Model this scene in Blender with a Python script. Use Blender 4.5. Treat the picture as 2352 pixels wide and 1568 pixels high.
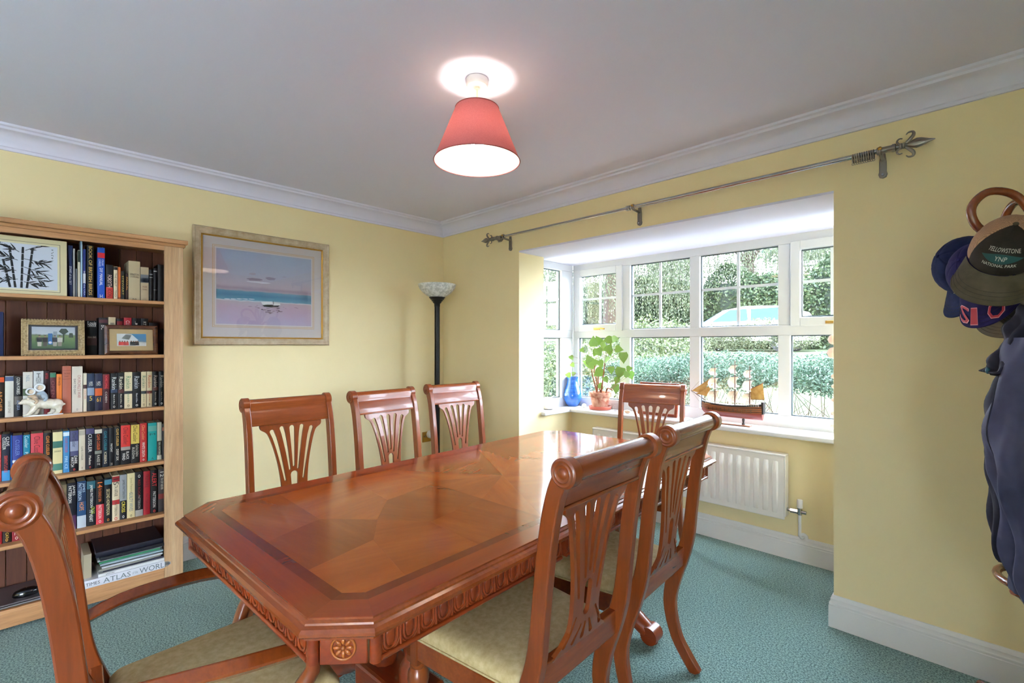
import bpy, bmesh, math, random
from mathutils import Vector, Matrix, Euler
random.seed(7)
for o in list(bpy.data.objects): bpy.data.objects.remove(o)
S = bpy.context.scene
C = S.collection
PI = math.pi
R = math.radians

# ------------------------------------------------------------------ camera
FPX, CX, HY, H = 1102.0, 1176.0, 793.0, 1.318      # focal length in px, principal column, horizon row, eye height
YAW = math.atan((2260 - CX) / FPX)
CAM = Vector((3.5, -2.667, H))
FW = Vector((-math.sin(YAW), math.cos(YAW), 0)); RT = Vector((math.cos(YAW), math.sin(YAW), 0)); UP = Vector((0, 0, 1))
cd = bpy.data.cameras.new('camera'); cam = bpy.data.objects.new('camera', cd); C.objects.link(cam)
cd.sensor_width = 36; cd.lens = FPX / 2352 * 36; cd.shift_y = (HY - 784) / 2352; cd.clip_start = 0.02; cd.clip_end = 300
cam.location = CAM; cam.rotation_euler = (R(90), 0, YAW)
S.camera = cam
# ------------------------------------------------------------------ sky and exposure
w = bpy.data.worlds.new('sky'); S.world = w; w.use_nodes = True
bg = w.node_tree.nodes['Background']; bg.inputs[0].default_value = (0.74, 0.85, 1.0, 1); bg.inputs[1].default_value = 31.0
S.view_settings.view_transform = 'Standard'; S.view_settings.look = 'None'
S.view_settings.gamma = 1.0; S.view_settings.exposure = 0.30; S.view_settings.use_curve_mapping = False

# ------------------------------------------------------------------ pixel -> place helpers
def ray(px, py): return FW + RT * ((px - CX) / FPX) - UP * ((py - HY) / FPX)
def at_x(px, py, X): d = ray(px, py); return CAM + d * ((X - CAM.x) / d.x)
def at_y(px, py, Y): d = ray(px, py); return CAM + d * ((Y - CAM.y) / d.y)
def at_z(px, py, Z): d = ray(px, py); return CAM + d * ((Z - CAM.z) / d.z)
def at_w(px, py, W): return CAM + ray(px, py) * W

# ------------------------------------------------------------------ materials
MATS = {}
def lin(c):
    if isinstance(c, str):
        c = c.lstrip('#'); c = [int(c[i:i + 2], 16) / 255 for i in (0, 2, 4)]
        c = [x / 12.92 if x <= 0.04045 else ((x + 0.055) / 1.055) ** 2.4 for x in c]
    return (c[0], c[1], c[2], 1)
def new_mat(name):
    m = bpy.data.materials.new(name); m.use_nodes = True
    nt = m.node_tree; b = nt.nodes['Principled BSDF']
    return m, nt, b
def flat(col, rough=0.5, metal=0.0, coat=0.0, spec=0.5, emit=0.0, trans=0.0, name=None):
    k = (str(col), rough, metal, coat, spec, emit, trans)
    if k in MATS: return MATS[k]
    m, nt, b = new_mat(name or 'plain_%d' % len(MATS))
    b.inputs['Base Color'].default_value = lin(col); b.inputs['Roughness'].default_value = rough
    b.inputs['Metallic'].default_value = metal; b.inputs['Coat Weight'].default_value = coat
    b.inputs['Specular IOR Level'].default_value = spec
    if emit: b.inputs['Emission Color'].default_value = lin(col); b.inputs['Emission Strength'].default_value = emit
    if trans: b.inputs['Transmission Weight'].default_value = trans
    MATS[k] = m; return m
def tex(nt, kind, vec=None, **kw):
    n = nt.nodes.new('ShaderNodeTex' + kind)
    for k, v in kw.items(): n.inputs[k].default_value = v
    if vec: nt.links.new(vec, n.inputs['Vector'])
    return n
def coords(nt, scale=(1, 1, 1), rot=(0, 0, 0), out='Object'):
    tc = nt.nodes.new('ShaderNodeTexCoord'); mp = nt.nodes.new('ShaderNodeMapping')
    mp.inputs['Scale'].default_value = scale; mp.inputs['Rotation'].default_value = rot
    nt.links.new(tc.outputs[out], mp.inputs['Vector']); return mp
def ramp(nt, fac, stops):
    r = nt.nodes.new('ShaderNodeValToRGB'); e = r.color_ramp.elements
    while len(e) < len(stops): e.new(0.5)
    for i, (p, c) in enumerate(stops): e[i].position = p; e[i].color = lin(c)
    nt.links.new(fac, r.inputs['Fac']); return r
def bump(nt, b, height, strength=0.2, dist=0.002):
    n = nt.nodes.new('ShaderNodeBump'); n.inputs['Strength'].default_value = strength; n.inputs['Distance'].default_value = dist
    nt.links.new(height, n.inputs['Height']); nt.links.new(n.outputs['Normal'], b.inputs['Normal'])
def mixc(nt, fac, a, b, mode='MIX'):
    n = nt.nodes.new('ShaderNodeMix'); n.data_type = 'RGBA'; n.blend_type = mode
    for s, v in ((n.inputs['Factor'], fac), (n.inputs[6], a), (n.inputs[7], b)):
        if hasattr(v, 'type') and hasattr(v, 'node'): nt.links.new(v, s)
        elif isinstance(v, (int, float)): s.default_value = v
        else: s.default_value = lin(v)
    return n.outputs[2]
def wood(name, dark, mid, light, axis=2, scale=1.0, rough=0.3, coat=0.0, stretch=12, vary=0.15, dist=0.6, contrast=1.0, top=False):
    m, nt, b = new_mat(name)
    sc = [9.0 * scale] * 3; sc[axis] = 9.0 * scale / stretch
    mp = coords(nt, sc)
    oi = nt.nodes.new('ShaderNodeObjectInfo')
    ad = nt.nodes.new('ShaderNodeVectorMath'); ad.operation = 'ADD'
    mu = nt.nodes.new('ShaderNodeVectorMath'); mu.operation = 'SCALE'; mu.inputs[0].default_value = (31, 17, 23)
    nt.links.new(oi.outputs['Random'], mu.inputs['Scale'])
    nt.links.new(mp.outputs[0], ad.inputs[0]); nt.links.new(mu.outputs[0], ad.inputs[1])
    n1 = tex(nt, 'Noise', ad.outputs[0], Scale=1.0, Detail=6, Roughness=0.6, Distortion=dist)
    n2 = tex(nt, 'Noise', ad.outputs[0], Scale=9.0, Detail=3, Roughness=0.7)
    h = 0.5 * contrast * 0.5
    r = ramp(nt, n1.outputs['Fac'], [(0.5 - h, dark), (0.5, mid), (0.5 + h, light)])
    r2 = ramp(nt, n2.outputs['Fac'], [(0.35, (0.72, 0.72, 0.72)), (0.6, (1, 1, 1))])
    c = mixc(nt, 0.2 if top else 0.6, r.outputs[0], r2.outputs[0], 'MULTIPLY')
    hv = nt.nodes.new('ShaderNodeHueSaturation')
    ma = nt.nodes.new('ShaderNodeMath'); ma.operation = 'MULTIPLY_ADD'; ma.inputs[1].default_value = vary * 2; ma.inputs[2].default_value = 1 - vary
    nt.links.new(oi.outputs['Random'], ma.inputs[0]); nt.links.new(ma.outputs[0], hv.inputs['Value']); nt.links.new(c, hv.inputs['Color'])
    nt.links.new(hv.outputs[0], b.inputs['Base Color'])
    b.inputs['Roughness'].default_value = rough; b.inputs['Coat Weight'].default_value = coat; b.inputs['Coat Roughness'].default_value = 0.04
    b.inputs['Specular IOR Level'].default_value = 0.5
    if not top: bump(nt, b, n2.outputs['Fac'], 0.05, 0.0006)
    return m
def noisy(name, c1, c2, scale=40, rough=0.8, bstr=0.0, bdist=0.002, detail=4, spec=0.3, stops=(0.35, 0.65), stretch=(1, 1, 1), sheen=0.0):
    m, nt, b = new_mat(name)
    mp = coords(nt, stretch)
    n = tex(nt, 'Noise', mp.outputs[0], Scale=scale, Detail=detail, Roughness=0.6)
    r = ramp(nt, n.outputs['Fac'], [(stops[0], c1), (stops[1], c2)])
    nt.links.new(r.outputs[0], b.inputs['Base Color']); b.inputs['Roughness'].default_value = rough
    b.inputs['Specular IOR Level'].default_value = spec; b.inputs['Sheen Weight'].default_value = sheen
    if bstr: bump(nt, b, n.outputs['Fac'], bstr, bdist)
    return m
def glass_mat(name='window_glass', f0=0.05, tint=(1, 1, 1)):
    m = bpy.data.materials.new(name); m.use_nodes = True; nt = m.node_tree; nt.nodes.clear()
    o = nt.nodes.new('ShaderNodeOutputMaterial'); t = nt.nodes.new('ShaderNodeBsdfTransparent'); g = nt.nodes.new('ShaderNodeBsdfGlossy')
    lw = nt.nodes.new('ShaderNodeLayerWeight'); lw.inputs['Blend'].default_value = 0.5; mx = nt.nodes.new('ShaderNodeMixShader')
    pw = nt.nodes.new('ShaderNodeMath'); pw.operation = 'POWER'; pw.inputs[1].default_value = 5; nt.links.new(lw.outputs['Facing'], pw.inputs[0])
    ma = nt.nodes.new('ShaderNodeMath'); ma.operation = 'MULTIPLY_ADD'; ma.inputs[1].default_value = 1 - f0; ma.inputs[2].default_value = f0; nt.links.new(pw.outputs[0], ma.inputs[0])
    g.inputs['Roughness'].default_value = 0.0; t.inputs[0].default_value = lin(tint)
    nt.links.new(ma.outputs[0], mx.inputs[0]); nt.links.new(t.outputs[0], mx.inputs[1]); nt.links.new(g.outputs[0], mx.inputs[2]); nt.links.new(mx.outputs[0], o.inputs[0])
    return m
def leaf_mat(name, dark, mid, light, scale=3.0, trans=0.25):
    m, nt, b = new_mat(name)
    g = nt.nodes.new('ShaderNodeNewGeometry')
    n = tex(nt, 'Noise', g.outputs['Position'], Scale=scale, Detail=3)
    wn = nt.nodes.new('ShaderNodeTexWhiteNoise'); nt.links.new(g.outputs['Random Per Island'], wn.inputs['Vector'])
    md = nt.nodes.new('ShaderNodeMath'); md.operation = 'MULTIPLY_ADD'; md.inputs[1].default_value = 0.6; md.inputs[2].default_value = -0.1
    nt.links.new(n.outputs['Fac'], md.inputs[0])
    m2 = nt.nodes.new('ShaderNodeMath'); m2.operation = 'MULTIPLY_ADD'; m2.inputs[1].default_value = 0.6; nt.links.new(g.outputs['Random Per Island'], m2.inputs[0]); nt.links.new(md.outputs[0], m2.inputs[2])
    r = ramp(nt, m2.outputs[0], [(0.05, dark), (0.45, mid), (0.9, light)])
    nt.links.new(r.outputs[0], b.inputs['Base Color']); b.inputs['Roughness'].default_value = 0.5; b.inputs['Specular IOR Level'].default_value = 0.3
    if trans:
        o = nt.nodes['Material Output']; tr = nt.nodes.new('ShaderNodeBsdfTranslucent'); mx = nt.nodes.new('ShaderNodeMixShader'); mx.inputs[0].default_value = trans
        nt.links.new(r.outputs[0], tr.inputs[0]); nt.links.new(b.outputs[0], mx.inputs[1]); nt.links.new(tr.outputs[0], mx.inputs[2]); nt.links.new(mx.outputs[0], o.inputs[0])
    return m

# ------------------------------------------------------------------ mesh builder
class MB:
    def __init__(s): s.v = []; s.f = []
    def add(s, vs, fs):
        k = len(s.v); s.v += [tuple(p) for p in vs]; s.f += [tuple(i + k for i in f) for f in fs]; return s
    def box(s, x0, x1, y0, y1, z0, z1):
        return s.add([(x0, y0, z0), (x1, y0, z0), (x1, y1, z0), (x0, y1, z0), (x0, y0, z1), (x1, y0, z1), (x1, y1, z1), (x0, y1, z1)],
                     [(3, 2, 1, 0), (4, 5, 6, 7), (0, 1, 5, 4), (1, 2, 6, 5), (2, 3, 7, 6), (3, 0, 4, 7)])
    def tube(s, pts, r, n=8, closed=False, cap=True, flat_=1.0, up=None):
        pts = [Vector(p) for p in pts]; N = len(pts); vs = []; fs = []; prev = None
        for i, p in enumerate(pts):
            a = pts[(i - 1) % N] if (i or closed) else p; b = pts[(i + 1) % N] if (i < N - 1 or closed) else p
            t = (b - a).normalized()
            if prev is None:
                u = Vector(up) if up else (Vector((0, 0, 1)) if abs(t.z) < 0.9 else Vector((1, 0, 0)))
            else: u = prev
            sd = t.cross(u)
            if sd.length < 1e-6: sd = t.orthogonal()
            sd.normalize(); u = sd.cross(t).normalized(); prev = u
            rr = r[i] if isinstance(r, (list, tuple)) else r
            for k in range(n):
                an = 2 * PI * k / n
                vs.append(p + sd * (math.cos(an) * rr) + u * (math.sin(an) * rr * flat_))
        M = N if closed else N - 1
        for i in range(M):
            for k in range(n):
                a = i * n + k; b = i * n + (k + 1) % n; j = ((i + 1) % N) * n
                fs.append((a, b, j + (k + 1) % n, j + k))
        if cap and not closed:
            fs.append(tuple(range(n))[::-1]); fs.append(tuple((N - 1) * n + k for k in range(n)))
        return s.add(vs, fs)
    def lathe(s, prof, n=24, c=(0, 0, 0), axis=2, flute=0, fl_depth=0.0, cap=True):
        vs = []; fs = []; c = Vector(c)
        for r, z in prof:
            for k in range(n):
                a = 2 * PI * k / n; rr = r * (1 - fl_depth * abs(math.sin(flute * a / 2))) if flute else r
                p = [rr * math.cos(a), rr * math.sin(a), z]
                if axis == 0: p = [p[2], p[0], p[1]]
                elif axis == 1: p = [p[1], p[2], p[0]]
                vs.append(c + Vector(p))
        m = len(prof)
        for i in range(m - 1):
            for k in range(n):
                fs.append((i * n + k, i * n + (k + 1) % n, (i + 1) * n + (k + 1) % n, (i + 1) * n + k))
        if cap:
            fs.append(tuple(range(n))[::-1]); fs.append(tuple((m - 1) * n + k for k in range(n)))
        return s.add(vs, fs)
    def prism(s, poly, fn, w0, w1):
        n = len(poly)
        vs = [fn(u, v, w0) for u, v in poly] + [fn(u, v, w1) for u, v in poly]
        return s.add(vs, [tuple(range(n))[::-1], tuple(range(n, 2 * n))] + [(i, (i + 1) % n, n + (i + 1) % n, n + i) for i in range(n)])
    def loft(s, rings, cap=True, closed=True):
        n = len(rings[0]); vs = [p for r in rings for p in r]; fs = []
        for i in range(len(rings) - 1):
            for k in range(n if closed else n - 1):
                fs.append((i * n + k, i * n + (k + 1) % n, (i + 1) * n + (k + 1) % n, (i + 1) * n + k))
        if cap and closed: fs += [tuple(range(n))[::-1], tuple((len(rings) - 1) * n + k for k in range(n))]
        return s.add(vs, fs)
    def ell(s, c, rx, ry, rz, n=16, m=10, rot=None):
        c = Vector(c); rings = []
        for i in range(m + 1):
            t = -PI / 2 + PI * i / m; t = max(-PI / 2 + 0.02, min(PI / 2 - 0.02, t)); ring = []
            for k in range(n):
                a = 2 * PI * k / n; p = Vector((rx * math.cos(t) * math.cos(a), ry * math.cos(t) * math.sin(a), rz * math.sin(t)))
                if rot: p = rot @ p
                ring.append(c + p)
            rings.append(ring)
        return s.loft(rings)
    def quad(s, a, b, c, d): return s.add([a, b, c, d], [(0, 1, 2, 3)])
    def mesh(s, name, mat, smooth=35, recalc=True):
        me = bpy.data.meshes.new(name); me.from_pydata(s.v, [], s.f)
        if recalc:
            bm = bmesh.new(); bm.from_mesh(me); bmesh.ops.recalc_face_normals(bm, faces=bm.faces); bm.to_mesh(me); bm.free()
        if smooth: me.shade_smooth(); me.set_sharp_from_angle(angle=R(smooth))
        if mat: me.materials.append(mat)
        me.update(); return me
    def build(s, name, mat, parent=None, loc=None, rot=None, smooth=50, bevel=0, recalc=True, label=None, cat=None, group=None, kind=None):
        o = link(name, s.mesh(name, mat, smooth, recalc), parent, loc, rot)
        if bevel: bev(o, bevel)
        tag(o, label, cat, group, kind); return o
def link(name, data, parent=None, loc=None, rot=None):
    o = bpy.data.objects.new(name, data); C.objects.link(o)
    if parent: o.parent = parent
    if loc is not None: o.location = loc
    if rot is not None: o.rotation_euler = rot
    return o
def bev(o, w=0.003, seg=2):
    m = o.modifiers.new('bevel', 'BEVEL'); m.width = w; m.segments = seg; m.limit_method = 'ANGLE'; m.angle_limit = R(40); m.harden_normals = False
    return o
def tag(o, label=None, cat=None, group=None, kind=None):
    if label: o['label'] = label
    if cat: o['category'] = cat
    if group: o['group'] = group
    if kind: o['kind'] = kind
    return o
def thing(name, label, cat, loc=(0, 0, 0), rz=0, group=None, rot=None):
    o = link(name, None, None, loc, rot if rot else (0, 0, rz)); o.empty_display_size = 0.05
    return tag(o, label, cat, group)
def struct(o): o['kind'] = 'structure'; return o
def dup(root, loc, rz, label=None, group=None):
    r = root.copy(); C.objects.link(r); r.location = loc; r.rotation_euler = (0, 0, rz)
    tag(r, label, None, group)
    for ch in list(root.children):
        c = ch.copy(); C.objects.link(c); c.parent = r
        for g in list(ch.children):
            d = g.copy(); C.objects.link(d); d.parent = c
    return r
def ident(u, v, w): return (u, v, w)
def resample(pts, n):
    # Catmull-Rom through pts
    P = [Vector(p) for p in pts]; out = []
    m = len(P) - 1
    for i in range(n):
        t = i / (n - 1) * m; k = min(int(t), m - 1); f = t - k
        p0 = P[max(k - 1, 0)]; p1 = P[k]; p2 = P[k + 1]; p3 = P[min(k + 2, m)]
        out.append(0.5 * ((2 * p1) + (p2 - p0) * f + (2 * p0 - 5 * p1 + 4 * p2 - p3) * f * f + (3 * p1 - p0 - 3 * p2 + p3) * f ** 3))
    return out
TEXT = {}
def text_verts(body):
    if body in TEXT: return TEXT[body]
    cu = bpy.data.curves.new('t', 'FONT'); cu.body = body; cu.size = 1; cu.resolution_u = 2
    ob = bpy.data.objects.new('t', cu); C.objects.link(ob)
    me = bpy.data.meshes.new_from_object(ob)
    vs = [tuple(v.co) for v in me.vertices]; fs = [tuple(p.vertices) for p in me.polygons]
    bpy.data.objects.remove(ob); bpy.data.curves.remove(cu); bpy.data.meshes.remove(me)
    x0 = min(v[0] for v in vs); x1 = max(v[0] for v in vs); y0 = min(v[1] for v in vs); y1 = max(v[1] for v in vs)
    vs = [((v[0] - x0) / max(x1 - x0, 1e-6), (v[1] - y0) / max(y1 - y0, 1e-6)) for v in vs]
    TEXT[body] = (vs, fs, (x1 - x0) / max(y1 - y0, 1e-6)); return TEXT[body]
def lettering(body, fn, mat, parent, name='lettering'):
    vs, fs, asp = text_verts(body)
    m = MB(); m.add([fn(u, v) for u, v in vs], fs)
    return m.build(name, mat, parent, smooth=0, recalc=False)
def plate2d(outer, holes, thick, fn):
    # flat plate with holes, returned as MB (fn maps u, v, w to a place)
    cu = bpy.data.curves.new('p', 'CURVE'); cu.dimensions = '2D'; cu.fill_mode = 'BOTH'; cu.extrude = thick / 2
    for loop in [outer] + holes:
        sp = cu.splines.new('POLY'); sp.points.add(len(loop) - 1); sp.use_cyclic_u = True
        for p, (a, b) in zip(sp.points, loop): p.co = (a, b, 0, 1)
    ob = bpy.data.objects.new('p', cu); C.objects.link(ob)
    me = bpy.data.meshes.new_from_object(ob)
    m = MB(); m.add([fn(*v.co) for v in me.vertices], [tuple(p.vertices) for p in me.polygons])
    bpy.data.objects.remove(ob); bpy.data.curves.remove(cu); bpy.data.meshes.remove(me)
    return m

# the palette
WALL = noisy('yellow_wall_paint', '#f1e0b0', '#f3e3b4', 3, 0.75, 0.03, 0.001)
WHITE = flat('#eeeeee', 0.35, name='white_gloss_paint')
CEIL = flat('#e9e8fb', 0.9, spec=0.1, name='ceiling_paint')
UPVC = flat('#dcdee1', 0.28, name='white_upvc')
CARPET = noisy('teal_carpet', '#3d605e', '#8cada7', 150, 0.95, 0.6, 0.006, 3, 0.05, (0.40, 0.60), sheen=0.3)
CHERRY = wood('cherry_wood', '#682c0f', '#883f17', '#9f5322', 2, 1.0, 0.28, 0.3, 10, 0.04, contrast=1.5)
CHERRYX = wood('cherry_wood_rail', '#682c0f', '#883f17', '#9f5322', 0, 1.0, 0.26, 0.35, 10, 0.04, contrast=1.5)
VENEER = wood('cherry_veneer', '#843a14', '#97471a', '#a95824', 0, 1.0, 0.11, 0.0, 7, 0.17, 0.3, contrast=1.4, top=True)
BAND = wood('table_banding', '#7c2f16', '#8c391a', '#97431e', 0, 1.2, 0.11, 0.0, 14, 0.05, 0.3, contrast=1.7, top=True)
CROSS = wood('table_crossband', '#64240f', '#702b12', '#7e3617', 1, 1.5, 0.11, 0.0, 6, 0.05, 0.3, contrast=1.7, top=True)
OAK = wood('oak', '#a47e58', '#c09a72', '#d2b08a', 2, 1.6, 0.5, 0.0, 14, 0.05)
OAKX = wood('oak_shelf', '#a27246', '#bd8a5c', '#cd9f72', 1, 1.6, 0.5, 0.0, 14, 0.06)
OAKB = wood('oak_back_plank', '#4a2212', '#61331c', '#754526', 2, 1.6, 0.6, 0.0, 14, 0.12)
SEAT = noisy('cream_damask', '#b8a273', '#cdb98c', 55, 0.75, 0.25, 0.003, 5, 0.2)
GLASS = glass_mat()
PICGLASS = glass_mat('picture_glass', 0.04)
BLACK = flat('#08090b', 0.35, spec=0.25, name='black_enamel')
PEWTER = flat('#8d8883', 0.32, 0.85, name='pewter')
STEEL = flat('#b9babd', 0.22, 1.0, name='brushed_steel')
BRASS = flat('#b8924a', 0.3, 1.0, name='brass')
# ================================================================== THE ROOM
def wallbox(name, boxes, mat=WALL):
    m = MB()
    for b in boxes: m.box(*b)
    return struct(m.build(name, mat, smooth=0))
RX, RY, CEZ = 4.7, -6.5, 2.40          # room width (x), depth (y), ceiling
OX0, OX1, OZ = 0.952, 2.997, 2.045     # opening into the bay
BY = 0.66                              # wall under the bay sill
SILL = 0.785
WX0, WX1, WY = 0.86, 3.09, 0.80        # inner faces of the bay windows
wallbox('floor', [(-0.3, RX + 0.3, RY - 0.3, 0.92, -0.12, 0.0)], CARPET)
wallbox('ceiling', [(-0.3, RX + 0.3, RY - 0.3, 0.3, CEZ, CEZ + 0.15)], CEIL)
wallbox('wall_left', [(-0.3, 0, RY - 0.3, 0.3, 0, CEZ)])
wallbox('wall_window', [(0, OX0, 0, 0.29, 0, CEZ), (OX1, RX, 0, 0.29, 0, CEZ), (OX0, OX1, 0, 0.29, OZ, CEZ)])
wallbox('wall_bay', [(0.62, OX0, 0.29, BY, 0, SILL - 0.03), (OX1, 3.33, 0.29, BY, 0, SILL - 0.03), (0.62, 3.33, BY, 0.95, 0, SILL - 0.03)])
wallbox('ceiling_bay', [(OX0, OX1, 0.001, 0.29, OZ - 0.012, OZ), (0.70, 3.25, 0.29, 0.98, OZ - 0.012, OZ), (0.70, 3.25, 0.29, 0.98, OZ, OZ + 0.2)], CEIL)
wallbox('wall_rear', [(-0.3, RX + 0.3, RY - 0.3, RY, 0, CEZ)])
# right wall with an unseen glazed opening, added to let in fill daylight
GY0, GY1, GZ = -5.7, -3.9, 2.08
wallbox('wall_right', [(RX, RX + 0.3, RY - 0.3, GY0, 0, CEZ), (RX, RX + 0.3, GY1, 0.3, 0, CEZ), (RX, RX + 0.3, GY0, GY1, GZ, CEZ)])
fill_door = struct(link('fill_door_1', None, None, (RX + 0.1, GY0, 0)))
for i in range(2):
    a = i * (GY1 - GY0) / 2; b = a + (GY1 - GY0) / 2
    m = MB()
    for bx in ((0, .06, a, a + .07, 0, GZ), (0, .06, b - .07, b, 0, GZ), (0, .06, a + .07, b - .07, 0, .12), (0, .06, a + .07, b - .07, GZ - .08, GZ)): m.box(*bx)
    m.build('fill_door_frame', UPVC, fill_door, smooth=0)
    MB().box(.025, .031, a + .07, b - .07, .12, GZ - .08).build('fill_door_pane', GLASS, fill_door, smooth=0)

def moulding(name, prof, path, mat=WHITE, smooth=30):
    # prof: (out, z) ; path: list of (x, y, nx, ny) already mitred
    rings = [[(x + nx * o, y + ny * o, z) for o, z in prof] for x, y, nx, ny in path]
    return struct(MB().loft(rings).build(name, mat, smooth=smooth))
cz = CEZ
corn = [(0.0, cz - 0.105), (0.012, cz - 0.105), (0.014, cz - 0.092), (0.020, cz - 0.088)] + \
       [(0.020 + 0.068 * (1 - math.cos(t)), cz - 0.088 + 0.062 * math.sin(t)) for t in [PI / 2 * k / 8 for k in range(1, 9)]] + \
       [(0.094, cz - 0.024), (0.098, cz - 0.014), (0.112, cz - 0.010), (0.116, cz), (0.0, cz)]
s2 = 1
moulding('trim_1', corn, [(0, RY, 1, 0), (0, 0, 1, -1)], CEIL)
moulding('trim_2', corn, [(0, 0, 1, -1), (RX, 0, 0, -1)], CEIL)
sk = [(0, 0), (0.018, 0), (0.018, 0.100), (0.015, 0.104), (0.0165, 0.107), (0.0165, 0.113), (0.013, 0.117), (0.011, 0.128), (0.012, 0.131), (0.009, 0.139), (0.006, 0.147), (0, 0.148)]
moulding('baseboard_left', sk, [(0, RY, 1, 0), (0, 0, 1, -1)])
moulding('baseboard_window', sk, [(0, 0, 1, -1), (OX0, 0, 1, -1), (OX0, BY, 1, -1), (OX1, BY, -1, -1), (OX1, 0, -1, -1), (RX, 0, 0, -1)])
# ------------------------------------------------------------------ bay sill
def arc(cx, cy, r, a0, a1, n=5): return [(cx + r * math.cos(R(a0 + (a1 - a0) * k / n)), cy + r * math.sin(R(a0 + (a1 - a0) * k / n))) for k in range(n + 1)]
sp = [(1.0, .25), (1.0, .575), (2.95, .575), (2.95, .25), (2.99, .25), (2.99, .30), (3.15, .30), (3.15, .88), (.80, .88), (.80, .30), (.957, .30), (.957, .25)]
sl = MB().prism(sp, ident, SILL - 0.032, SILL).build('trim_3', flat('#e2e2e2', 0.25, name='sill_gloss'), smooth=0, bevel=0.008); struct(sl)

# ------------------------------------------------------------------ bay windows
def window(name, org, rz, width, members, panes, bars, sashes):
    root = struct(link(name, None, None, org, (0, 0, rz)))      # local x along the window, y outwards, z up
    for bx in members: MB().box(bx[0], bx[1], 0, .065, bx[2], bx[3]).build('frame_member', UPVC, root, smooth=0, bevel=.003)
    for x0, x1, z0, z1 in panes:
        MB().box(x0 - .005, x1 + .005, .030, .036, z0 - .005, z1 + .005).build('pane', GLASS, root, smooth=0)
        g = MB(); e = .007
        for bx in ((x0, x0 + e, z0, z1), (x1 - e, x1, z0, z1), (x0 + e, x1 - e, z0, z0 + e), (x0 + e, x1 - e, z1 - e, z1)): g.box(bx[0], bx[1], .026, .040, bx[2], bx[3])
        g.build('gasket', flat('#4d5a60', 0.6), root, smooth=0)
    for x0, x1, z0, z1, *h in bars: MB().box(x0, x1, .0264 if h else .027, .0396 if h else .039, z0, z1).build('glazing_bar', flat('#dfe5ea', 0.4), root, smooth=0)
    for x0, x1, z0, z1, f in sashes:
        m = MB().prism([(x0, z0), (x1, z0), (x1, z1), (x0, z1)], lambda u, v, w_: (u, w_, v), 0, 0.001)
        g = MB()
        for a, b, c, d in ((x0, x0 + f, z0, z1), (x1 - f, x1, z0, z1), (x0 + f, x1 - f, z0, z0 + f), (x0 + f, x1 - f, z1 - f, z1)): g.box(a, b, -.014, .03, c, d)
        s_ = g.build('sash_frame', UPVC, root, smooth=0, bevel=.004)
        h = MB(); mx = (x0 + x1) / 2; h.box(mx - .03, mx + .03, -.022, -.014, z0 + .012, z0 + .030); h.tube([(mx - .02, -.024, z0 + .022), (mx + .05, -.034, z0 + .024), (mx + .085, -.030, z0 + .018)], .006, 8)
        h.build('window_handle', BRASS, s_)
    return root
HB, HT, TB, TT, ZT = SILL, 2.035, 1.384, 1.450, 1.975
GB = 0.862
mem = [(0, 2.23, HB - .01, GB), (0, 2.23, ZT, HT), (0, 2.23, TB, TT)]
def xs(v): return v - WX0
muls = [(WX0, .915), (1.345, 1.44), (1.941, 2.016), (2.537, 2.608), (3.03, WX1)]
mem2 = [(xs(a), xs(b), z0, z1) for a, b in muls for z0, z1 in ((GB, TB), (TT, ZT))]
up = [(.93, 1.33), (1.44, 1.941), (2.016, 2.537), (2.66, 3.02)]
panes = [(xs(a), xs(b), TT, ZT) for a, b in up] + [(xs(muls[i][1]), xs(muls[i + 1][0]), GB, TB) for i in range(4)]
panes[0] = (xs(.935), xs(1.325), 1.50, 1.93); panes[3] = (xs(2.665), xs(3.0), 1.50, 1.93)
bars = []
for (a, b, z0, z1) in panes[:4]:
    bars += [((a + b) / 2 - .009, (a + b) / 2 + .009, z0, z1), (a, b, 1.715, 1.733, 1)]
window('window_1', (WX0, WY, 0), 0, 2.23, mem + mem2, panes, bars, [(xs(.885), xs(1.372), 1.440, 1.985, .058), (xs(2.612), xs(3.06), 1.440, 1.985, .055)])
for nm, X, rz, y0 in (('window_2', WX0, PI / 2, .30), ('window_3', WX1, -PI / 2, WY)):
    # side lights; local x runs along the side wall
    L = WY - .30
    mm = [(0, L, HB - .01, GB), (0, L, ZT, HT), (0, L, TB, TT)] + [(a, b, z0, z1) for a, b in ((0, .05), (L - .16, L)) for z0, z1 in ((GB, TB), (TT, ZT))]
    if nm == 'window_3': mm = [(L - b, L - a, c, d) for a, b, c, d in mm]; px0, px1 = .16, L - .05
    else: px0, px1 = .05, L - .16
    window(nm, (X, y0, 0), rz, L, mm, [(px0, px1, TT, ZT), (px0, px1, GB, TB)], [(px0, px1, 1.715, 1.733)], [])
# ------------------------------------------------------------------ radiator
RX0, RX1, RZ0, RZ1, RYF = 1.235, 2.635, .255, .648, .575
rad = thing('radiator', 'long white panel radiator under the bay window sill', 'radiator', (RX0, RYF, RZ0))
RW, RH = RX1 - RX0, RZ1 - RZ0
RADM = flat('#f3f0ea', 0.3, name='radiator_enamel')
MB().box(0, RW, 0, .012, 0, RH).build('front_panel', RADM, rad, smooth=0, bevel=.006)
MB().box(.01, RW - .01, .035, .06, .01, RH - .005).build('rear_panel', RADM, rad, smooth=0, bevel=.005)
m = MB().box(-.006, RW + .006, -.004, .066, RH - .01, RH + .004); m.build('top_grille', RADM, rad, smooth=0, bevel=.004)
for a in (-.006, RW): MB().box(a, a + .006, -.002, .064, .02, RH).build('side_panel', RADM, rad, smooth=0, bevel=.003)
nf = 25; pit = (RW - .05) / nf
hx = pit * .32
rib = []
for k in range(9):
    t = k / 8; zz = .035 + (RH - .075) * t; e = min(1, math.sin(PI * min(max(t, .0), 1)) * 6)
    rib.append([(-hx, .001, zz), (-hx * .6, -.011 * e, zz), (hx * .6, -.011 * e, zz), (hx, .001, zz)])
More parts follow.
